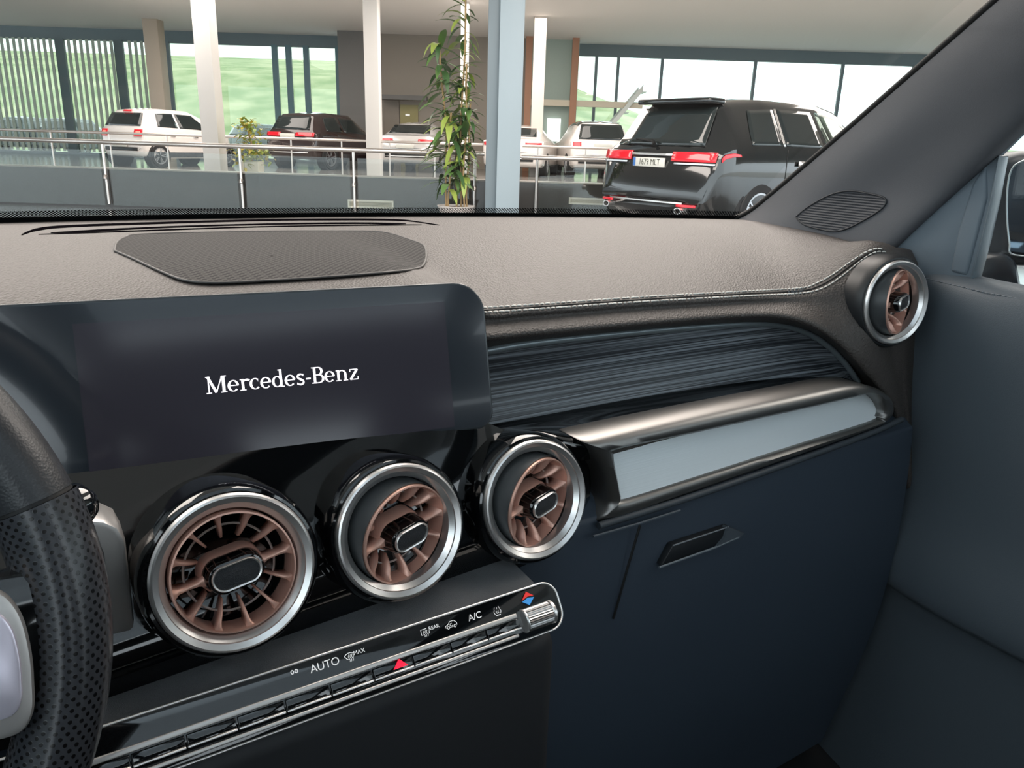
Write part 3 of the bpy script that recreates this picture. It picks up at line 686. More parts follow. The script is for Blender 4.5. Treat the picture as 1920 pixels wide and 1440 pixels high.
# ---- aluminium grab bar (one frame with a recessed brushed plate)
ob = [(1094, 828), (1107, 821), (1300, 779), (1500, 738), (1590, 721), (1635, 725), (1668, 745), (1675, 768), (1662, 787), (1630, 804), (1500, 852), (1300, 922), (1128, 980), (1136, 940), (1128, 890), (1112, 853)]
ib = [(1150, 850), (1162, 841), (1300, 812), (1500, 768), (1600, 745), (1632, 738), (1650, 750), (1657, 768), (1652, 782), (1638, 793), (1500, 836), (1300, 899), (1172, 938), (1164, 930), (1158, 900), (1152, 870)]
def aty(lst, Y, k=140): return [at(p.x, p.y, Y=Y) for p in catmull([(a, b, 0) for a, b in lst+lst[:1]], k+1)[:-1]]
of, inf = aty(ob, .468), aty(ib, .464)
back = [p+Vector((0, .03, 0)) for p in of]
midl = [a.lerp(b, .35)+Vector((0, -.0045, 0)) for a, b in zip(of, inf)]; mid2 = [a.lerp(b, .75)+Vector((0, -.0045, 0)) for a, b in zip(of, inf)]
zb_, zt_ = min(p.z for p in inf), max(p.z for p in inf)
inn = [p+Vector((0, .003+.016*(p.z-zb_)/(zt_-zb_), 0)) for p in inf]
V, F = grid([back, of, midl, mid2, inf, inn], True)
bar = thing('grab_bar', 'silver aluminium grab bar with a brushed recessed plate under the wood trim', 'trim bar')
sharp(fixn(mesh('bar_frame', V, F, mat('dark_satin_aluminium', '858381', .36, .9), bar)), 60)
cpl = sum(inn, Vector())/len(inn)
mesh('brushed_plate', inn, [tuple(range(len(inn)))], BRUSHED, bar, False)
# ---- lower dashboard: glove box and its handle
GX = [.30, .45, .60, .75, .875]
gb = loft('glove_box_lid', [[E_(x, y, z) for x in GX] for y, z in ((.50, -.29), (.474, -.305), (.466, -.325), (.46, -.45), (.47, -.6), (.51, -.8))], PLASTIC, dash, n=20, cross=24)
low = [(1122, 986), (1300, 930), (1500, 861), (1640, 809), (1690, 786)]
tube('lower_lip', catmull([at(a, b, Y=.462) for a, b in low], 40), .0035, mat('lip_plastic', '3a4046', .5), dash, 8)
tube('lid_gap', [at(1112, 1006, Y=.459), at(1200, 981, Y=.459), at(1275, 957, Y=.459)], .0012, mat('gap_edge', '4a525a', .5), gb, 6)
tube('lid_gap', [at(1200, 985, Y=.4585), at(1178, 1060, Y=.4585), at(1150, 1160, Y=.4585)], .0012, RUBBER, gb, 6)
hl = [at(a, b, Y=.4555) for a, b in ((1262, 1023), (1368, 988), (1384, 998), (1352, 1020), (1240, 1062))]
prism('lid_handle', hl, Vector((0, .008, 0)), mat('handle_recess', '12161a', .5), gb, bev=.001)
tube('handle_edge', [at(1236, 1064, Y=.454), at(1340, 1027, Y=.454), at(1385, 1007, Y=.454)], .0011, mat('edge_grey', '6b737a', .4), gb, 6)
tube('handle_edge', [at(1262, 1023, Y=.4545), at(1366, 988, Y=.4545)], .0007, mat('edge_grey', '6b737a', .4), gb, 6)
prism('handle_end', [at(a, b, Y=.4535) for a, b in ((1364, 988), (1396, 1000), (1386, 1010), (1344, 1025), (1358, 1008))], Vector((0, .006, 0)), mat('handle_end', '444b52', .6), gb)
# ---- centre fascia, storage shelf, knee panel, console
FX = [-.14, -.05, .05, .195, .27, .31, .36, .40]
loft('centre_fascia', [[E_(x, (.479-(x-.29)*.132)*(1-f)+(.430+.06*x)*f+(0 if x < .34 else (x-.34)*.5), z-max(0, x-.26)*.42*(1-max(0, f))) for x in FX] for f, z in ((-.15, -.196), (0, -.203), (.35, -.225), (.7, -.25), (1, -.285), (1, -.32))], PIANO, dash, n=60, cross=30)
mesh('storage_shelf', [E_(-.02, .395, -.312), E_(.292, .395, -.312), E_(.292, .47, -.306), E_(-.02, .47, -.306), E_(-.02, .395, -.33), E_(.292, .395, -.33), E_(.292, .47, -.33), E_(-.02, .47, -.33)],
     [(0, 1, 2, 3), (4, 7, 6, 5), (0, 4, 5, 1), (1, 5, 6, 2), (2, 6, 7, 3), (3, 7, 4, 0)], VELVET, dash, False)
box('console_front', .0, .30, .385, .50, CZ-.85, CZ-.335, mat('console_black', '14171b', .6), dash, bev=.015)
box('knee_panel', -.80, -.02, .44, .52, CZ-.80, CZ-.30, PLASTIC, dash, bev=.02)
box('firewall', -.80, .93, .60, .63, CZ-.9, CZ-.2, FOOT, dash)
tl = [(168, 976), (195, 978), (222, 990), (236, 1015), (242, 1070), (248, 1120), (255, 1195), (200, 1214), (120, 1230), (110, 976)]
ln = prism('light_switch_trim', [at(a, b, Y=.437) for a, b in tl], Vector((0, .03, 0)), SATIN, dash, bev=.003)
prism('trim_inset', [at(a, b, Y=.435) for a, b in ((120, 1005), (182, 1008), (196, 1040), (206, 1120), (205, 1165), (192, 1180), (120, 1190))], Vector((0, .006, 0)), mat('inset_plastic', '2a2b2e', .3), ln, bev=.002)
# ---- display
yw, tlt = radians(7.5), radians(15)
ex = Vector((cos(yw), -sin(yw), 0)); n0 = Vector((-sin(yw), -cos(yw), 0))
sn = n0*cos(tlt)+ZB*sin(tlt); ev = ZB*cos(tlt)-n0*sin(tlt)
SO = at(880, 528, Y=.507)
def st_(px, py): p = on_plane(px, py, SO, sn)-SO; return (p.dot(ex), p.dot(ev))
sR = st_(916, 660)[0]; tB = (st_(600, 851)[1]+st_(880, 800)[1])/2
disp = thing('dash_display', 'wide black dashboard display showing a white wordmark', 'screen', frame(SO, ex, ev, sn))
def rrect(x0, x1, y0, y1, rs, n=8):              # rs: radius at (x1,y1),(x0,y1),(x0,y0),(x1,y0)
    out = []
    for (cx_, cy_, r, a0) in ((x1-rs[0], y1-rs[0], rs[0], 0), (x0+rs[1], y1-rs[1], rs[1], 90), (x0+rs[2], y0+rs[2], rs[2], 180), (x1-rs[3], y0+rs[3], rs[3], 270)):
        for i in range(n+1):
            a = radians(a0+90*i/n); out.append(Vector((cx_+r*cos(a), cy_+r*sin(a), 0)))
    return out
lp = rrect(-.70, sR, tB, 0.0, (.024, .02, .012, .013))
prism('display_body', [p+Vector((0, 0, -.014)) for p in lp], Vector((0, 0, .014)), mat('display_edge', '3b4044', .25, .2), disp, bev=.0016, seg=3)
lp2 = rrect(-.698, sR-.002, tB+.002, -.002, (.022, .018, .010, .011))
prism('display_glass', [p+Vector((0, 0, -.001)) for p in lp2], Vector((0, 0, .0016)), GLASSBLK, disp)
act = [st_(*p) for p in ((138, 612), (838, 562), (846, 800), (167, 890))]
x0 = (act[0][0]+act[3][0])/2; x1 = (act[1][0]+act[2][0])/2; y0 = (act[2][1]+act[3][1])/2; y1 = (act[0][1]+act[1][1])/2
ACTM = mat('lcd_panel', '2e2d33', .12, emit='4a4654', strength=.09)
box('screen_area', x0, x1, y0, y1, .0001, .0009, ACTM, disp)
# the wordmark, drawn letter by letter (thick and thin strokes with slab serifs)
TK, TN = .13, .055
def serif(x, y, w=.26): return ([(x-w/2, y), (x+w/2, y)], TN)
def bowl(cx_, cy_, rx, ry, a0, a1, n=22):
    P = arc(cx_, cy_, rx, ry, a0, a1, n); ws = [TN+(TK-TN)*abs(cos(radians(a0+(a1-a0)*i/n)))**1.6 for i in range(n+1)]; return (P, ws)
XH = .68
def g_e(): return ([bowl(.28, XH/2, .22, XH/2-.03, 5, 318), ([(.10, XH/2+.02), (.54, XH/2+.02)], TN)], .60)
def g_c(): return ([bowl(.28, XH/2, .22, XH/2-.03, 48, 318), ([(.42, XH-.16), (.44, XH-.16)], .13)], .54)
GLY = {
 'M': ([([(.12, .03), (.12, .97)], TN+.01), ([(.10, 1.0), (.47, .04)], TK), ([(.47, .04), (.80, 1.0)], TN), ([(.85, .03), (.85, .97)], TK+.02), serif(.12, .03, .26), serif(.10, .97, .22), serif(.85, .03, .30), serif(.87, .97, .26)], 1.04),
 'e': g_e(), 'c': g_c(),
 'r': ([([(.16, .03), (.16, XH)], TK), serif(.16, .03, .30), serif(.10, XH-.03, .16), (arc(.36, XH-.24, .17, .19, 165, 40, 10), [TN, TN, TN+.01, TN+.02, TN+.04, TN+.05, TN+.06, TN+.07, .13, .13, .12])], .50),
 'd': ([bowl(.27, XH/2, .21, XH/2-.03, 0, 360), ([(.47, .03), (.47, 1.06)], TK), serif(.55, .03, .16), serif(.41, 1.03, .16)], .66),
 's': ([(arc(.24, XH*.74, .15, XH*.22, 40, 250, 12), [TN+.05*sin(pi*i/12) for i in range(13)]), ([(.12, XH*.60), (.24, XH*.50), (.36, XH*.38)], [TN+.04, TK, TN+.05]), (arc(.23, XH*.26, .16, XH*.225, 60, -150, 12), [TN+.05*sin(pi*i/12) for i in range(13)]), ([(.38, XH*.78), (.38, XH-.02)], TN), ([(.07, .02), (.07, XH*.22)], TN)], .48),
 '-': ([([(.04, .34), (.30, .34)], .09)], .35),
 'B': ([([(.17, .03), (.17, .97)], TK), serif(.15, .03, .28), serif(.15, .97, .28), ([(.17, .97), (.38, .97)], TN), ([(.17, .52), (.40, .52)], TN), ([(.17, .03), (.40, .03)], TN), bowl(.36, .745, .20, .225, 90, -90, 14), bowl(.38, .275, .24, .245, 90, -90, 14)], .70),
 'n': ([([(.16, .03), (.16, XH)], TK), serif(.16, .03, .28), serif(.10, XH-.03, .14), (arc(.36, XH-.26, .19, .23, 165, 0, 10), [TN+(TK-TN)*(i/10)**2 for i in range(11)]), ([(.55, XH-.26), (.55, .03)], TK), serif(.55, .03, .26)], .74),
 'z': ([([(.06, XH-.03), (.50, XH-.03)], TN), ([(.48, XH-.03), (.08, .03)], TK), ([(.06, .03), (.52, .03)], TN), ([(.075, XH-.03), (.075, XH-.18)], TN), ([(.505, .03), (.505, .19)], TN)], .56)}
word = 'Mercedes-Benz'; xx = 0; Vw, Fw = [], []
for i, ch in enumerate(word):
    sk, adv = GLY[ch]
    v, f = strokes(sk, .0001*(i % 2)); k = len(Vw); Vw += [(a+xx, b, c) for a, b, c in v]; Fw += [tuple(q+k for q in ff) for ff in f]; xx += adv
wl, wr2 = st_(388, 739), st_(671, 711); wlen = wr2[0]-wl[0]; sc_ = wlen/(xx-.06); hsc = (st_(395, 706)[1]-wl[1])/1.0
ang = atan2(wr2[1]-wl[1], wlen)
mesh('wordmark', [(a*sc_, b*hsc, .0010+c) for a, b, c in Vw], Fw, mat('lit_white', 'ffffff', .5, emit='fff4fb', strength=1.0), disp, False, Matrix.Translation((wl[0], wl[1], 0)) @ Matrix.Rotation(ang, 4, 'Z'))

# ---- round air vents
VDARK = mat('vent_inside', '050505', .7); COLLAR = mat('vent_collar', '35383a', .4); KNOBP = mat('knob_pad', '23262a', .7, bump=('voronoi', 1500, .8, .0005, (1, 1, 1)))
def air_vent(label, px, py, Y, yaw, tilt, R, aim=(0, 0), spin=0., hubr=0., deep=.05):
    O = at(px, py, Y=Y)
    nz = Vector((-sin(yaw)*cos(tilt), -cos(yaw)*cos(tilt), sin(tilt))); nx = Vector((cos(yaw), -sin(yaw), 0)); ny = nz.cross(nx)
    t = thing('air_vent', label, 'air vent', frame(O, nx, ny, nz), 'round turbine air vents of the dashboard')
    k = R/.045
    def L(name, prof, m, par=t, n=72, mtx=None, sx=1, sy=1, ang=40): return lathe(name, [(r*k, z*k) for r, z in prof], m, par, n, mtx, sx, sy, ang)
    L('housing', [(.0515, -deep), (.0515, -.014), (.0505, -.008), (.0485, -.0045), (.0468, -.004), (.0462, -.008), (.0462, -deep)], PIANO if deep > .04 else mat('vent_housing_matt', '14171a', .45))
    L('bezel', [(.0460, -.012), (.0462, -.002), (.0452, .0), (.0440, .0006), (.0408, -.0012), (.0404, -.0022), (.0372, -.0052), (.0366, -.007), (.0366, -.014)], CHROME, ang=25)
    L('collar', [(.0366, -.013), (.0372, -.03), (.0372, -.055), (0, -.055)], VDARK)
    # turbine, aimed on its ball joint
    ax = Vector((-aim[1], aim[0], 0)); an = ax.length
    Tm = Matrix.Translation((0, 0, -.018*k)) @ (Matrix.Rotation(an, 4, ax.normalized()) if an else Matrix()) @ Matrix.Rotation(spin, 4, 'Z') @ Matrix.Translation((0, 0, .016*k))
    if an: L('ball_collar', [(.0362, .004), (.0366, -.004), (.0362, -.03)], COLLAR, mtx=Tm @ Matrix.Translation((0, 0, -.006*k)))
    L('turbine_ring', [(.0352, -.020), (.0356, -.003), (.0352, -.0005), (.0342, -.0002), (.0338, -.003), (.0334, -.019)], COPPER, mtx=Tm)
    L('inner_ring', [(.0252, -.0150), (.0259, -.0138), (.0266, -.0150), (.0259, -.0162), (.0252, -.0150)], mat('pale_ring', 'd8d4d0', .35, .5), mtx=Tm, n=64)
    sec = [(.0340, .0024, -.002, -.017), (.0322, .0013, -.0035, -.018), (.030, .0009, -.0045, -.019), (.026, .0008, -.0065, -.020), (.022, .0007, -.010, -.021), (.0185, .0006, -.0145, -.022)]
    sec_long = [(.0340, .0030, -.002, -.017), (.031, .0012, -.0035, -.018), (.026, .0009, -.004, -.018), (.020, .0012, -.004, -.018), (.0165, .0028, -.004, -.018), (.0140, .0040, -.005, -.018)]
    def vane(se_):
        V, F = [], []
        for r, w, z1, z0 in se_: V += [(r*k, w*k, z1*k), (r*k, -w*k, z1*k), (r*k, -w*k, z0*k), (r*k, w*k, z0*k)]
        for i in range(len(se_)-1):
            for q in range(4): F.append((i*4+q, i*4+(q+1) % 4, i*4+4+(q+1) % 4, i*4+4+q))
        n = len(se_)*4; F.append((n-4, n-3, n-2, n-1))
        me = bpy.data.meshes.new('vane'); me.from_pydata(V, [], F); return me
    short, long_ = vane(sec), vane(sec_long); short.materials.append(COPPER); long_.materials.append(COPPER)
    for i in range(12):
        a = radians(8+30*i)
        link('vane', long_ if i in (0, 6) else short, None, t, True, Tm @ Matrix.Rotation(a, 4, 'Z'))
    H = Tm @ Matrix.Rotation(radians(8), 4, 'Z') @ Matrix.Rotation(hubr, 4, 'Z')
    def oval(rx, ry, z, n=40):
        d = rx-ry; out = []
        for i in range(n):
            a = 2*pi*i/n; out.append(Vector((ry*cos(a)+(d if cos(a) >= 0 else -d), ry*sin(a), z)))
        return out
    def ovals(name, lst, m, par, cap=True, mtx=None):
        rows = [oval(rx*k, ry*k, z*k) for rx, ry, z in lst]; V, F = grid(rows, True)
        if cap: F.append(tuple(range(len(V)-len(rows[0]), len(V))))
        return sharp(mesh(name, V, F, m, par, True, mtx), 40)
    ovals('hub_mount', [(.0190, .0120, -.020), (.0184, .0114, -.010), (.0174, .0104, -.008), (.0165, .0095, -.009)], COPPER, t, False, H)
    kn = ovals('knob', [(.0168, .0100, -.012), (.0166, .0098, .001), (.0155, .0088, .0035), (.0138, .0072, .004)], PIANO, t, True, H)
    ovals('knob_ring', [(.0142, .0076, .0030), (.0142, .0076, .0052), (.0138, .0072, .0058), (.0130, .0064, .0054), (.0128, .0062, .0042)], CHROME, kn, False)
    ovals('knob_pad', [(.0130, .0064, .0041), (.0120, .0056, .0047)], KNOBP, kn)
    return t
air_vent('leftmost and largest copper turbine air vent, nearest the steering wheel', 443, 1075, .415, radians(0), radians(14), .0455)
air_vent('middle copper turbine air vent of the centre row, aimed down and right', 756, 997, .426, radians(0), radians(14), .0445, aim=(.26, -.24))
air_vent('right copper turbine air vent of the centre row, beside the grab bar', 1009, 938, .432, radians(0), radians(14), .0445, aim=(.28, -.22))
air_vent('small far copper air vent at the passenger door end of the dashboard', 1684, 568, .478, radians(10), radians(5), .0455, aim=(.40, 0.0), deep=.03)

# ---- climate control panel
ca = radians(35)
cn = Vector((0, -cos(ca), sin(ca))); cu_ = Vector((0, sin(ca), cos(ca))); cxv = Vector((1, 0, 0))
CO = at(1000, 1098, Y=.398)
def ct(px, py): p = on_plane(px, py, CO, cn)-CO; return (p.x, p.dot(cu_))
cpn = thing('climate_panel', 'black climate control strip with chrome rim, buttons and roller below the vents', 'control panel', frame(CO, cxv, cu_, cn))
cR = ct(1053, 1140)[0]; cB = ct(1010, 1191)[1]; cL = -.34
H_ = -cB
lp = rrect(cL, cR, cB, 0, (.012, .012, .012, .012))
prism('panel_body', [p+Vector((0, 0, -.02)) for p in lp], Vector((0, 0, .0195)), PIANO, cpn, bev=.0008)
V, F = tube_geo([p+Vector((0, 0, -.0005)) for p in lp+lp[:2]], .0008, 8, False); mesh('chrome_rim', V, F, CHROME, cpn)
box('silver_strip', cL+.01, ct(965, 1152)[0], -.52*H_, -.42*H_, -.001, .003, SATIN, cpn, bev=.0006)
nb = 10; bx1 = ct(975, 1170)[0]; bw = .0275
for i in range(nb):
    x1_ = bx1-i*bw; b = box('button', x1_-bw+.0006, x1_-.0003, -.72*H_, -.54*H_, -.002, .0015, PIANO, cpn, bev=.0006)
    box('button_edge', x1_-bw+.0006, x1_-.0003, -.76*H_, -.72*H_, -.001, .0022, CHROME, b, bev=.0004)
box('lower_strip', cL+.01, bx1-.004, -.90*H_, -.83*H_, -.001, .002, SATIN, cpn, bev=.0006)
hz = ct(748, 1244)
Vt = [(hz[0]-.005, hz[1]-.0025, .0018), (hz[0]+.005, hz[1]-.0025, .0018), (hz[0], hz[1]+.003, .0018)]
mesh('hazard_triangle', Vt, [(0, 1, 2)], mat('lit_red', 'ff1030', .5, emit='ff1038', strength=1.0), cpn, False)
r0, r1 = ct(978, 1160)[0], ct(1036, 1150)[0]
prof = []
nk = 60; V, F = [], []
for x_ in (r0+.002, r1-.003):
    for i in range(nk):
        rr_ = .0074+(.0005 if i % 2 else 0); V.append((x_, -.63*H_+rr_*cos(2*pi*i/nk), rr_*sin(2*pi*i/nk)))
for i in range(nk): F.append((i, (i+1) % nk, nk+(i+1) % nk, nk+i))
rol = mesh('roller', V, F, mat('roller_metal', '9c9c9c', .3, 1.), cpn, False)
for xa, xb in ((r0, r0+.002), (r1-.003, r1)):
    lathe('roller_cap', [(0, 0), (.0076, 0), (.0083, .0006), (.0083, xb-xa-.0006), (.0076, xb-xa), (0, xb-xa)], CHROME, rol, 40, Matrix.Translation((xa, -.63*H_, 0)) @ Matrix.Rotation(pi/2, 4, 'Y'))
def icon(name, px, py, lst, sc, m=WHITE_INK):
    c = ct(px, py); v, f = strokes([(pl_, w_*.75) for pl_, w_ in lst], 0); sc *= .9; return mesh(name, [(c[0]+a*sc, c[1]+b*sc, .0004+z) for a, b, z in v], f, m, cpn, False)
def ptext(name, s, px, py, size): c = ct(px, py); return link(name, text_mesh(s, size), WHITE_INK, cpn, False, Matrix.Translation((c[0], c[1], .0004)))
wave = lambda x, y0_=-.7, y1_=.35: [(x+.10*sin(i*.9), y0_+(y1_-y0_)*i/8) for i in range(9)]
ptext('lettering', 'A/C', 890, 1156, .0062); ptext('lettering', 'AUTO', 609, 1247, .0066)
ptext('lettering', 'REAR', 813, 1176, .0033); ptext('lettering', 'MAX', 673, 1222, .0035)
icon('rear_defrost_icon', 797, 1186, [([(-.25, -.3), (-.75, -.3), (-.75, .6), (.35, .6)], .14), ([(.75, .1), (.75, -.3), (.35, -.3)], .14), (wave(-.25), .11), (wave(.05), .11), (wave(.35), .11)], .0042)
icon('front_defrost_icon', 656, 1231, [(arc(0, -1.1, 1.5, 1.7, 128, 62, 8), .15), ([(-.92, .25), (-.5, -.35), (-.3, -.4)], .15), ([(.62, .2), (.45, -.35), (.35, -.4)], .15), (wave(-.2, -.8), .11), (wave(.08, -.8), .11), (wave(.36, -.8), .11)], .0042)
icon('recirculation_icon', 846, 1171, [([(-1.1, -.35), (-1.1, 0), (-.6, .15), (-.2, .55), (.55, .55), (1.0, .1), (1.0, -.3)], .13), (arc(-.65, -.35, .22, .22, 0, 360, 12), .10), (arc(.6, -.35, .22, .22, 0, 360, 12), .10), (arc(-.02, 0, .25, .22, 60, 330, 10), .10), ([(-.4, -.38), (.36, -.38)], .08)], .0044)
icon('ionizer_icon', 932, 1146, [([(-.5, -.7), (.5, -.7)], .16), ([(-.55, -.5), (-.75, -.1), (-.55, .35)], .13), ([(.55, -.5), (.75, -.1), (.55, .35)], .13), (wave(-.2, -.4, .1), .11), (wave(.15, -.4, .1), .11), ([(-.55, .45), (-.4, .8)], .12), ([(0, .35), (0, .75)], .12), ([(.55, .45), (.4, .8)], .12)], .0042)
icon('fan_icon', 552, 1262, [(arc(-.3, .2, .2, .25, 0, 360, 10), .18), (arc(.3, .2, .2, .25, 0, 360, 10), .18)], .0045)
c = ct(989, 1122); s3 = .0052
mesh('red_chevron', [(c[0]-s3, c[1]-.0003, .0005), (c[0], c[1]+.0012, .0005), (c[0]+s3, c[1]-.0003+.001, .0005), (c[0], c[1]+.0048, .0005)], [(0, 1, 2, 3)], mat('ink_red', 'd2302c', .6, emit='ff3030', strength=.25), cpn, False)
mesh('blue_chevron', [(c[0]-s3, c[1]-.0012, .0005), (c[0], c[1]+.0004, .0005), (c[0]+s3, c[1]-.0004, .0005), (c[0], c[1]-.0048, .0005)], [(0, 3, 2, 1)], mat('ink_blue', '3a86c0', .6, emit='3aa0ff', strength=.25), cpn, False)

# ---- steering wheel
PERF = dotted('perforated_leather', '303236', '050506', (300, 300, 300), .27, .24, 0, 1.2, lattice='uv')
SMOOTHL = mat('smooth_leather', '26282b', .35, bump=('voronoi', 900, .25, .0003, (1, 1, 1)))
wt = radians(18); wx = Vector((1, 0, 0)); wy = Vector((0, sin(wt), cos(wt))); wz = wx.cross(wy)
WC = E_(-.170, .360, -.200)
sw = thing('steering_wheel', 'black leather steering wheel with perforated grip and silver spoke insert', 'steering wheel', frame(WC, wx, wy, wz))
def rim_part(name, a0, a1, m, r, R=.168, n=60, k=22, par=None):
    me = bpy.data.meshes.new(name); V, F, UV = [], [], []
    for i in range(n+1):
        a = radians(a0+(a1-a0)*i/n)
        rr = r if not callable(r) else r(a0+(a1-a0)*i/n)
        for j in range(k+1):
            b = 2*pi*j/k; q = R+rr*cos(b); V.append((q*cos(a), q*sin(a), rr*1.12*sin(b))); UV.append((R*a, .018*b))
    for i in range(n):
        for j in range(k): F.append((i*(k+1)+j, i*(k+1)+j+1, (i+1)*(k+1)+j+1, (i+1)*(k+1)+j))
    me.from_pydata(V, [], F); ul = me.uv_layers.new(name='UVMap')
    for lp_ in me.loops: ul.data[lp_.index].uv = UV[lp_.vertex_index]
    return link(name, me, m, par or sw)
grip = lambda a: .0165+.0018*max(0, cos(radians(a-5)*2.2))
rim_part('grip', -48, 15, PERF, grip)
rim_part('rim', 15.6, 311.4, SMOOTHL, .0168, n=140)
rim_part('rim_seam', 15, 15.6, RUBBER, .0164, n=4)
lathe('airbag_cover', [(0, .045), (.04, .044), (.07, .036), (.085, .018), (.086, -.02)], LEATHER_LOW, sw, 40)
sp = prism('spoke', [(.05, -.035, -.004), (.10, -.045, -.004), (.168, -.038, -.004), (.168, .018, -.004), (.10, .02, -.004), (.05, .03, -.004)], Vector((0, 0, .02)), PIANO, sw, bev=.006)
prism('spoke', [(-.05, -.035, -.004), (-.168, -.038, -.004), (-.168, .018, -.004), (-.05, .03, -.004)], Vector((0, 0, .02)), PIANO, sw, bev=.006)
prism('spoke', [(-.03, -.05, -.004), (-.02, -.17, -.004), (.02, -.17, -.004), (.03, -.05, -.004)], Vector((0, 0, .016)), SATIN, sw, bev=.005)
WI = sw.matrix_basis.inverted()
def on_wheel(px, py, h): return WI @ on_plane(px, py, WC+wz*h, wz)
pod = [(-20, 1095), (15, 1112), (42, 1150), (58, 1210), (64, 1270), (62, 1330), (30, 1370), (-60, 1380), (-130, 1330), (-140, 1180), (-90, 1105)]
pc = [on_wheel(p.x, p.y, .016) for p in catmull([(a, b, 0) for a, b in pod+pod[:1]], 50)[:-1]]
prism('spoke_insert', pc, Vector((0, 0, .008)), SATIN, sw, bev=.003)
cc = sum(pc, Vector())/len(pc)
prism('spoke_pad', [cc+(p-cc)*.72+Vector((0, 0, .0081)) for p in pc], Vector((0, 0, .003)), mat('pad_silver', 'c8c4d2', .25, .5), sw, bev=.0015)
a_, b2 = at(150, 948, Y=.42), at(60, 970, Y=.41)
stk = tag(tube('gear_stalk', [b2, b2.lerp(a_, .6), a_, a_+(a_-b2).normalized()*.006], [.010, .0115, .012, .007], PIANO, None, 18), 'glossy black gear selector stalk behind the steering wheel rim', 'lever')
tag(stk, None)

# ---- windscreen
def GP(x, s):
    b = E_(x, WB(x), -.105); t = E_(.195+(x-.195)*.80, WB(x)-.70, .36); p = b.lerp(t, s); p += Vector((0, .05, .10))*(s*(1-s)); return p
ws = thing('windscreen', 'car windscreen with a dotted black border above the dashboard', 'windscreen')
XS = [-.56+i*(.945+.56)/40 for i in range(41)]
V, F = grid([[GP(x, s/16) for x in XS] for s in range(17)]); mesh('glass_pane', V, F, glass('windscreen_glass', (.93, .95, .94), 1.0), ws)
FRIT = mat('frit_black', '0a0c0e', .5)
def inset(p, d=.003): return p+(CAM-p).normalized()*d
V, F = grid([[inset(GP(x, s)) for x in XS] for s in (-.004, .0155)]); mesh('border_band', V, F, FRIT, ws)
me_rows = [[inset(GP(x, s)) for x in XS] for s in (.0155, .029)]
V, F = grid(me_rows); fo = mesh('border_dots', V, F, dotted('frit_dots', 'ffffff', '0a0c0e', (380, 380, 380), .42, lattice='uv', clear=True), ws)
ul = fo.data.uv_layers.new(name='UVMap')
nX = len(XS)
for lp_ in fo.data.loops:
    vi = lp_.vertex_index; ul.data[lp_.index].uv = (XS[vi % nX], (vi//nX)*.0105)
# ---- right A-pillar trim
P0 = [at(*p[:2], X=p[2]) for p in ((1350, 424, .935), (1400, 404, .942), (1450, 366, .935), (1560, 273, .912), (1670, 178, .888), (1790, 74, .862), (1900, -22, .838))]
P1 = [at(*p[:2], X=p[2]) for p in ((1440, 450, .905), (1470, 420, .908), (1530, 365, .905), (1640, 270, .885), (1750, 175, .865), (1860, 75, .84), (1980, -30, .815))]
P2 = [at(*p[:2], X=p[2]) for p in ((1540, 470, .898), (1580, 425, .900), (1640, 365, .898), (1740, 280, .88), (1830, 200, .86), (1930, 110, .835), (2040, 0, .81))]
P3 = [at(*p[:2], X=p[2]) for p in ((1640, 484, .892), (1700, 426, .892), (1770, 360, .890), (1840, 292, .878), (1920, 214, .862), (2010, 128, .845), (2120, 20, .82))]
for P_ in (P0, P1, P2, P3):                      # on up to the roof
    d_ = P_[-1]-P_[-3]; zr_ = CZ+.375; P_.append(P_[-1]+d_*((zr_-P_[-1].z)/d_.z) if P_[-1].z < zr_-.02 else P_[-1]+d_*.1)
P4 = [p+Vector((.03, .0, -.004)) for p in P3]
pil = thing('pillar_trim', 'grey fabric trim of the windscreen pillar with a speaker grille at its foot', 'pillar trim')
loft('pillar_cover', [[p+Vector((.012, .012, -.004)) for p in P0], P0, P1, P2, P3, P4], PILLAR, pil, n=50, cross=36)
V, F = tube_geo(catmull([p+Vector((.004, .004, .003)) for p in P0], 60), .0045, 8); mesh('edge_seal', V, F, RUBBER, pil)
bpy.context.view_layer.update()
pm = [o for o in pil.children if o.name.startswith('pillar_cover')][0]
bm_ = bmesh.new(); bm_.from_mesh(pm.data); PT = BVHTree.FromBMesh(bm_); bm_.free()
def snapp(px, py, lift):
    d = ray(px, py).normalized(); h_, n_, i_, ds = PT.ray_cast(CAM, d); return (h_ if h_ is not None else at(px, py, X=.9))-d*lift
gl = [(1492, 407), (1515, 388), (1555, 366), (1590, 358), (1630, 363), (1660, 373), (1652, 392), (1610, 418), (1580, 431), (1555, 433), (1510, 422)]
L1 = [(p.x, p.y) for p in catmull([(a, b, 0) for a, b in gl+gl[:1]], 61)[:-1]]
cxg, cyg = 1575, 397
rows = [[snapp(cxg+(a-cxg)*k_, cyg+(b-cyg)*k_, .0016) for a, b in L1] for k_ in (1, .8, .6, .4, .2, .02)]
V, F = grid(rows, True)
PGR = mat('pillar_grille', '3b3d42', .6); ng = PGR.node_tree
wv = ng.nodes.new('ShaderNodeTexWave'); wv.bands_direction = 'Z'; wv.inputs['Scale'].default_value = 95; tcg = ng.nodes.new('ShaderNodeTexCoord'); bpg = ng.nodes.new('ShaderNodeBump'); bpg.inputs['Strength'].default_value = .6; bpg.inputs['Distance'].default_value = .0015
ng.links.new(tcg.outputs['Object'], wv.inputs['Vector']); ng.links.new(wv.outputs['Fac'], bpg.inputs['Height']); ng.links.new(bpg.outputs[0], ng.nodes['Principled BSDF'].inputs['Normal'])
pg = mesh('speaker_grille', V, F, PGR, pil)
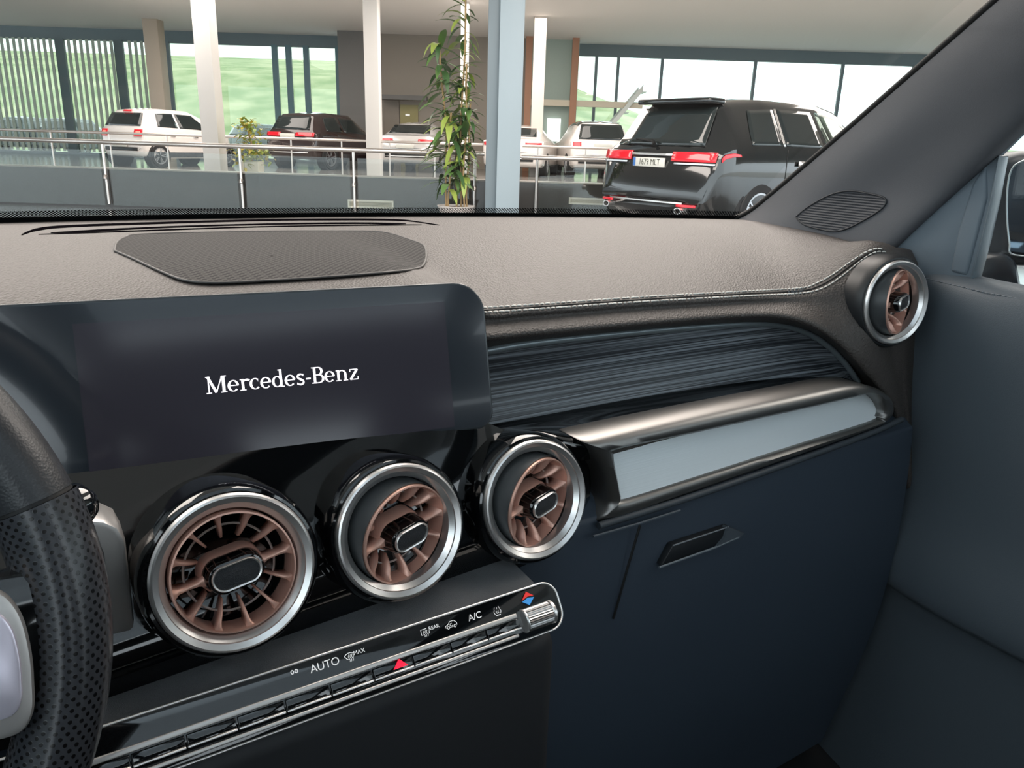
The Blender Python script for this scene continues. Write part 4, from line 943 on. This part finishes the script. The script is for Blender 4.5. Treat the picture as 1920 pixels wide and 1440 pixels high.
ring_ = [snapp(a, b, .0018) for a, b in L1]; V, F = tube_geo(ring_+ring_[:2], .0011, 6, False); mesh('grille_rim', V, F, mat('grille_edge', '2a2c30', .5), pg)
# ---- passenger door
DOORM = mat('door_plastic', '626d76', .6, bump=('noise', 1100, .25, .0003, (1, 1, 1)))
door = thing('car_door', 'dark grey passenger door panel with window, beyond the end of the dashboard', 'car door')
fr_ = [(1600, 520), (1640, 478), (1700, 420), (1770, 355), (1840, 288), (1920, 208), (2040, 90), (2150, -20), (2150, 20), (2040, 130), (1920, 246), (1874, 291), (1860, 370), (1840, 450), (1820, 525), (1760, 530)]
prism('window_frame', [at(a, b, X=.905) for a, b in fr_], Vector((.010, 0, 0)), DOORM, door, bev=.002)
fe = at(2150, 0, X=.905)
tube('window_frame_top', catmull([fe, fe+Vector((-.03, -.10, .075)), E_(.83, .02, .345), E_(.82, -.3, .37), E_(.82, -.7, .37)], 24), .022, DOORM, door, 12)
prism('sail_panel', [at(a, b, X=.902) for a, b in ((1848, 305), (1822, 345), (1796, 430), (1780, 510), (1812, 517), (1832, 440), (1850, 370))], Vector((.02, 0, 0)), DOORM, door, bev=.004, seg=3)
prism('window_seal', [at(a, b, X=.900) for a, b in ((1871, 290), (1874, 292), (1860, 372), (1842, 452), (1822, 526), (1818, 525), (1838, 451), (1856.5, 371))], Vector((.02, 0, 0)), mat('seal_grey', '59636a', .25), door, bev=.001)
YS = [.60, .50, .40, .25, 0, -.3, -.7]
drow = ((.93, -.131), (.905, -.128), (.886, -.133), (.876, -.15), (.874, -.19), (.882, -.28), (.886, -.40), (.87, -.48), (.87, -.52), (.89, -.56), (.89, -.85))
dz_ = lambda y: .02*(y-.45)
loft('door_panel', [[E_(x+max(0, (y-.42))*.25, y, z+dz_(y)) for y in YS] for x, z in drow], LEATHER_LOW, door, n=40, cross=44)
V, F = [], []
Pd = [E_(.8805+max(0, (y-.42))*.25, y, -.1385+dz_(y)) for y in [.5-.006*i for i in range(60)]]
for a, b in zip(Pd, Pd[1:]):
    v, f = tube_geo([a, a.lerp(b, .7)], .0006, 5); k = len(V); V += v; F += [tuple(q+k for q in ff) for ff in f]
tag(mesh('stitching', V, F, mat('dark_thread', '6d747a', .7), door), None, kind='stuff')
box('window_pane', .921, .924, -.7, .47, CZ-.135, CZ+.30, glass('side_glass', (.9, .93, .93), .5), door)
box('door_shell', .94, .99, -.7, .62, CZ-.85, CZ-.14, mat('door_outer', '2a2c2e', .4), door, bev=.01)
# ---- wing mirror outside
XM = 1.10
wm_ = thing('wing_mirror', 'black wing mirror seen through the passenger window', 'mirror')
hs = [(1862, 330), (1876, 298), (1910, 289), (1990, 288), (2060, 310), (2080, 400), (2060, 490), (1990, 505), (1905, 500), (1875, 470), (1860, 400)]
prism('mirror_housing', [at(p.x, p.y, X=XM) for p in catmull([(a, b, 0) for a, b in hs+hs[:1]], 40)[:-1]], Vector((.03, .10, 0)), mat('mirror_black', '2b3036', .35), wm_, bev=.012, seg=3)
gs = [(1924, 299), (1900, 313), (1890, 345), (1888, 400), (1893, 455), (1902, 478), (1990, 480), (2045, 470), (2050, 400), (2040, 320), (1990, 300)]
gl_ = [at(p.x, p.y, X=XM-.004) for p in catmull([(a, b, 0) for a, b in gs+gs[:1]], 60)[:-1]]
mg = prism('mirror_glass', gl_, Vector((.006, 0, 0)), mat('mirror_silver', '6f7f8c', .05, 1.), wm_)
V, F = tube_geo(gl_+gl_[:2], .0012, 6, False); mesh('glass_edge', V, F, mat('mirror_edge', 'd5dde0', .3, .5), mg)
prism('mirror_foot', [at(a, b, X=XM-.02) for a, b in ((1832, 478), (1880, 476), (1905, 490), (1915, 545), (1830, 545), (1822, 520))], Vector((.06, .03, 0)), mat('mirror_black', '2b3036', .35), wm_, bev=.008)
# ---- cabin shell around the eye
CAB = mat('headliner_fabric', '3c3c3e', .9); CABD = mat('cabin_dark', '1c1e21', .8)
rf = thing('roof_lining', 'dark fabric roof lining around an added glass sunroof above the windscreen', 'roof lining')
def roof_patch(name, xs, yz): solid(loft(name, [[E_(x, y, z-(.02 if abs(x-.195) > .5 else 0)) for x in xs] for y, z in yz], CAB, rf, n=14, cross=8), .03, 1)
roof_patch('header', (-.42, -.2, .195, .55, .81), ((.33, .355), (.28, .37), (.22, .38), (.15, .39)))
roof_patch('rear_section', (-.42, -.2, .195, .55, .81), ((-1.3, .42), (-1.7, .41), (-2.1, .38), (-2.4, .30)))
roof_patch('side_rail', (-.42, -.38, -.33, -.28), ((.15, .39), (-.3, .42), (-.8, .43), (-1.3, .42)))
roof_patch('side_rail', (.67, .72, .77, .81), ((.15, .39), (-.3, .42), (-.8, .43), (-1.3, .42)))
box('added_sunroof_glass', -.30, .69, -1.3, .15, CZ+.452, CZ+.458, glass('added_sunroof_glass', (.75, .78, .8), .6), rf)  # unseen sunroof, added so more overhead light reaches the lower dashboard
ld = thing('driver_door', 'dark driver door panel on the left of the cabin', 'car door')
box('door_panel', -.58, -.53, -.7, .62, CZ-.85, CZ-.13, CABD, ld, bev=.02)
box('window_pane', -.556, -.553, -.7, .47, CZ-.13, CZ+.30, glass('side_glass', (.9, .93, .93), .5), ld)
tag(box('cabin_floor', -.6, .95, -2.3, .62, CZ-.92, CZ-.85, FOOT), 'dark carpet on the cabin floor below the dashboard', 'floor mat')
for nm, xc in (('driver', -.185), ('passenger', .575)):
    se_ = thing('front_seat', 'black leather %s seat facing the dashboard' % nm, 'seat')
    box('seat_cushion', xc-.26, xc+.26, -.75, -.22, CZ-.72, CZ-.55, CABD, se_, bev=.05, seg=4)
    box('backrest', xc-.26, xc+.26, -.90, -.74, CZ-.60, CZ+.02, CABD, se_, bev=.06, seg=4)
    box('headrest', xc-.13, xc+.13, -.88, -.78, CZ+.04, CZ+.2, CABD, se_, bev=.04, seg=4)
tag(box('rear_bench', -.5, .89, -1.9, -1.3, CZ-.8, CZ-.1, CABD, bev=.05, seg=3), 'black rear bench seat behind the front seats', 'seat')
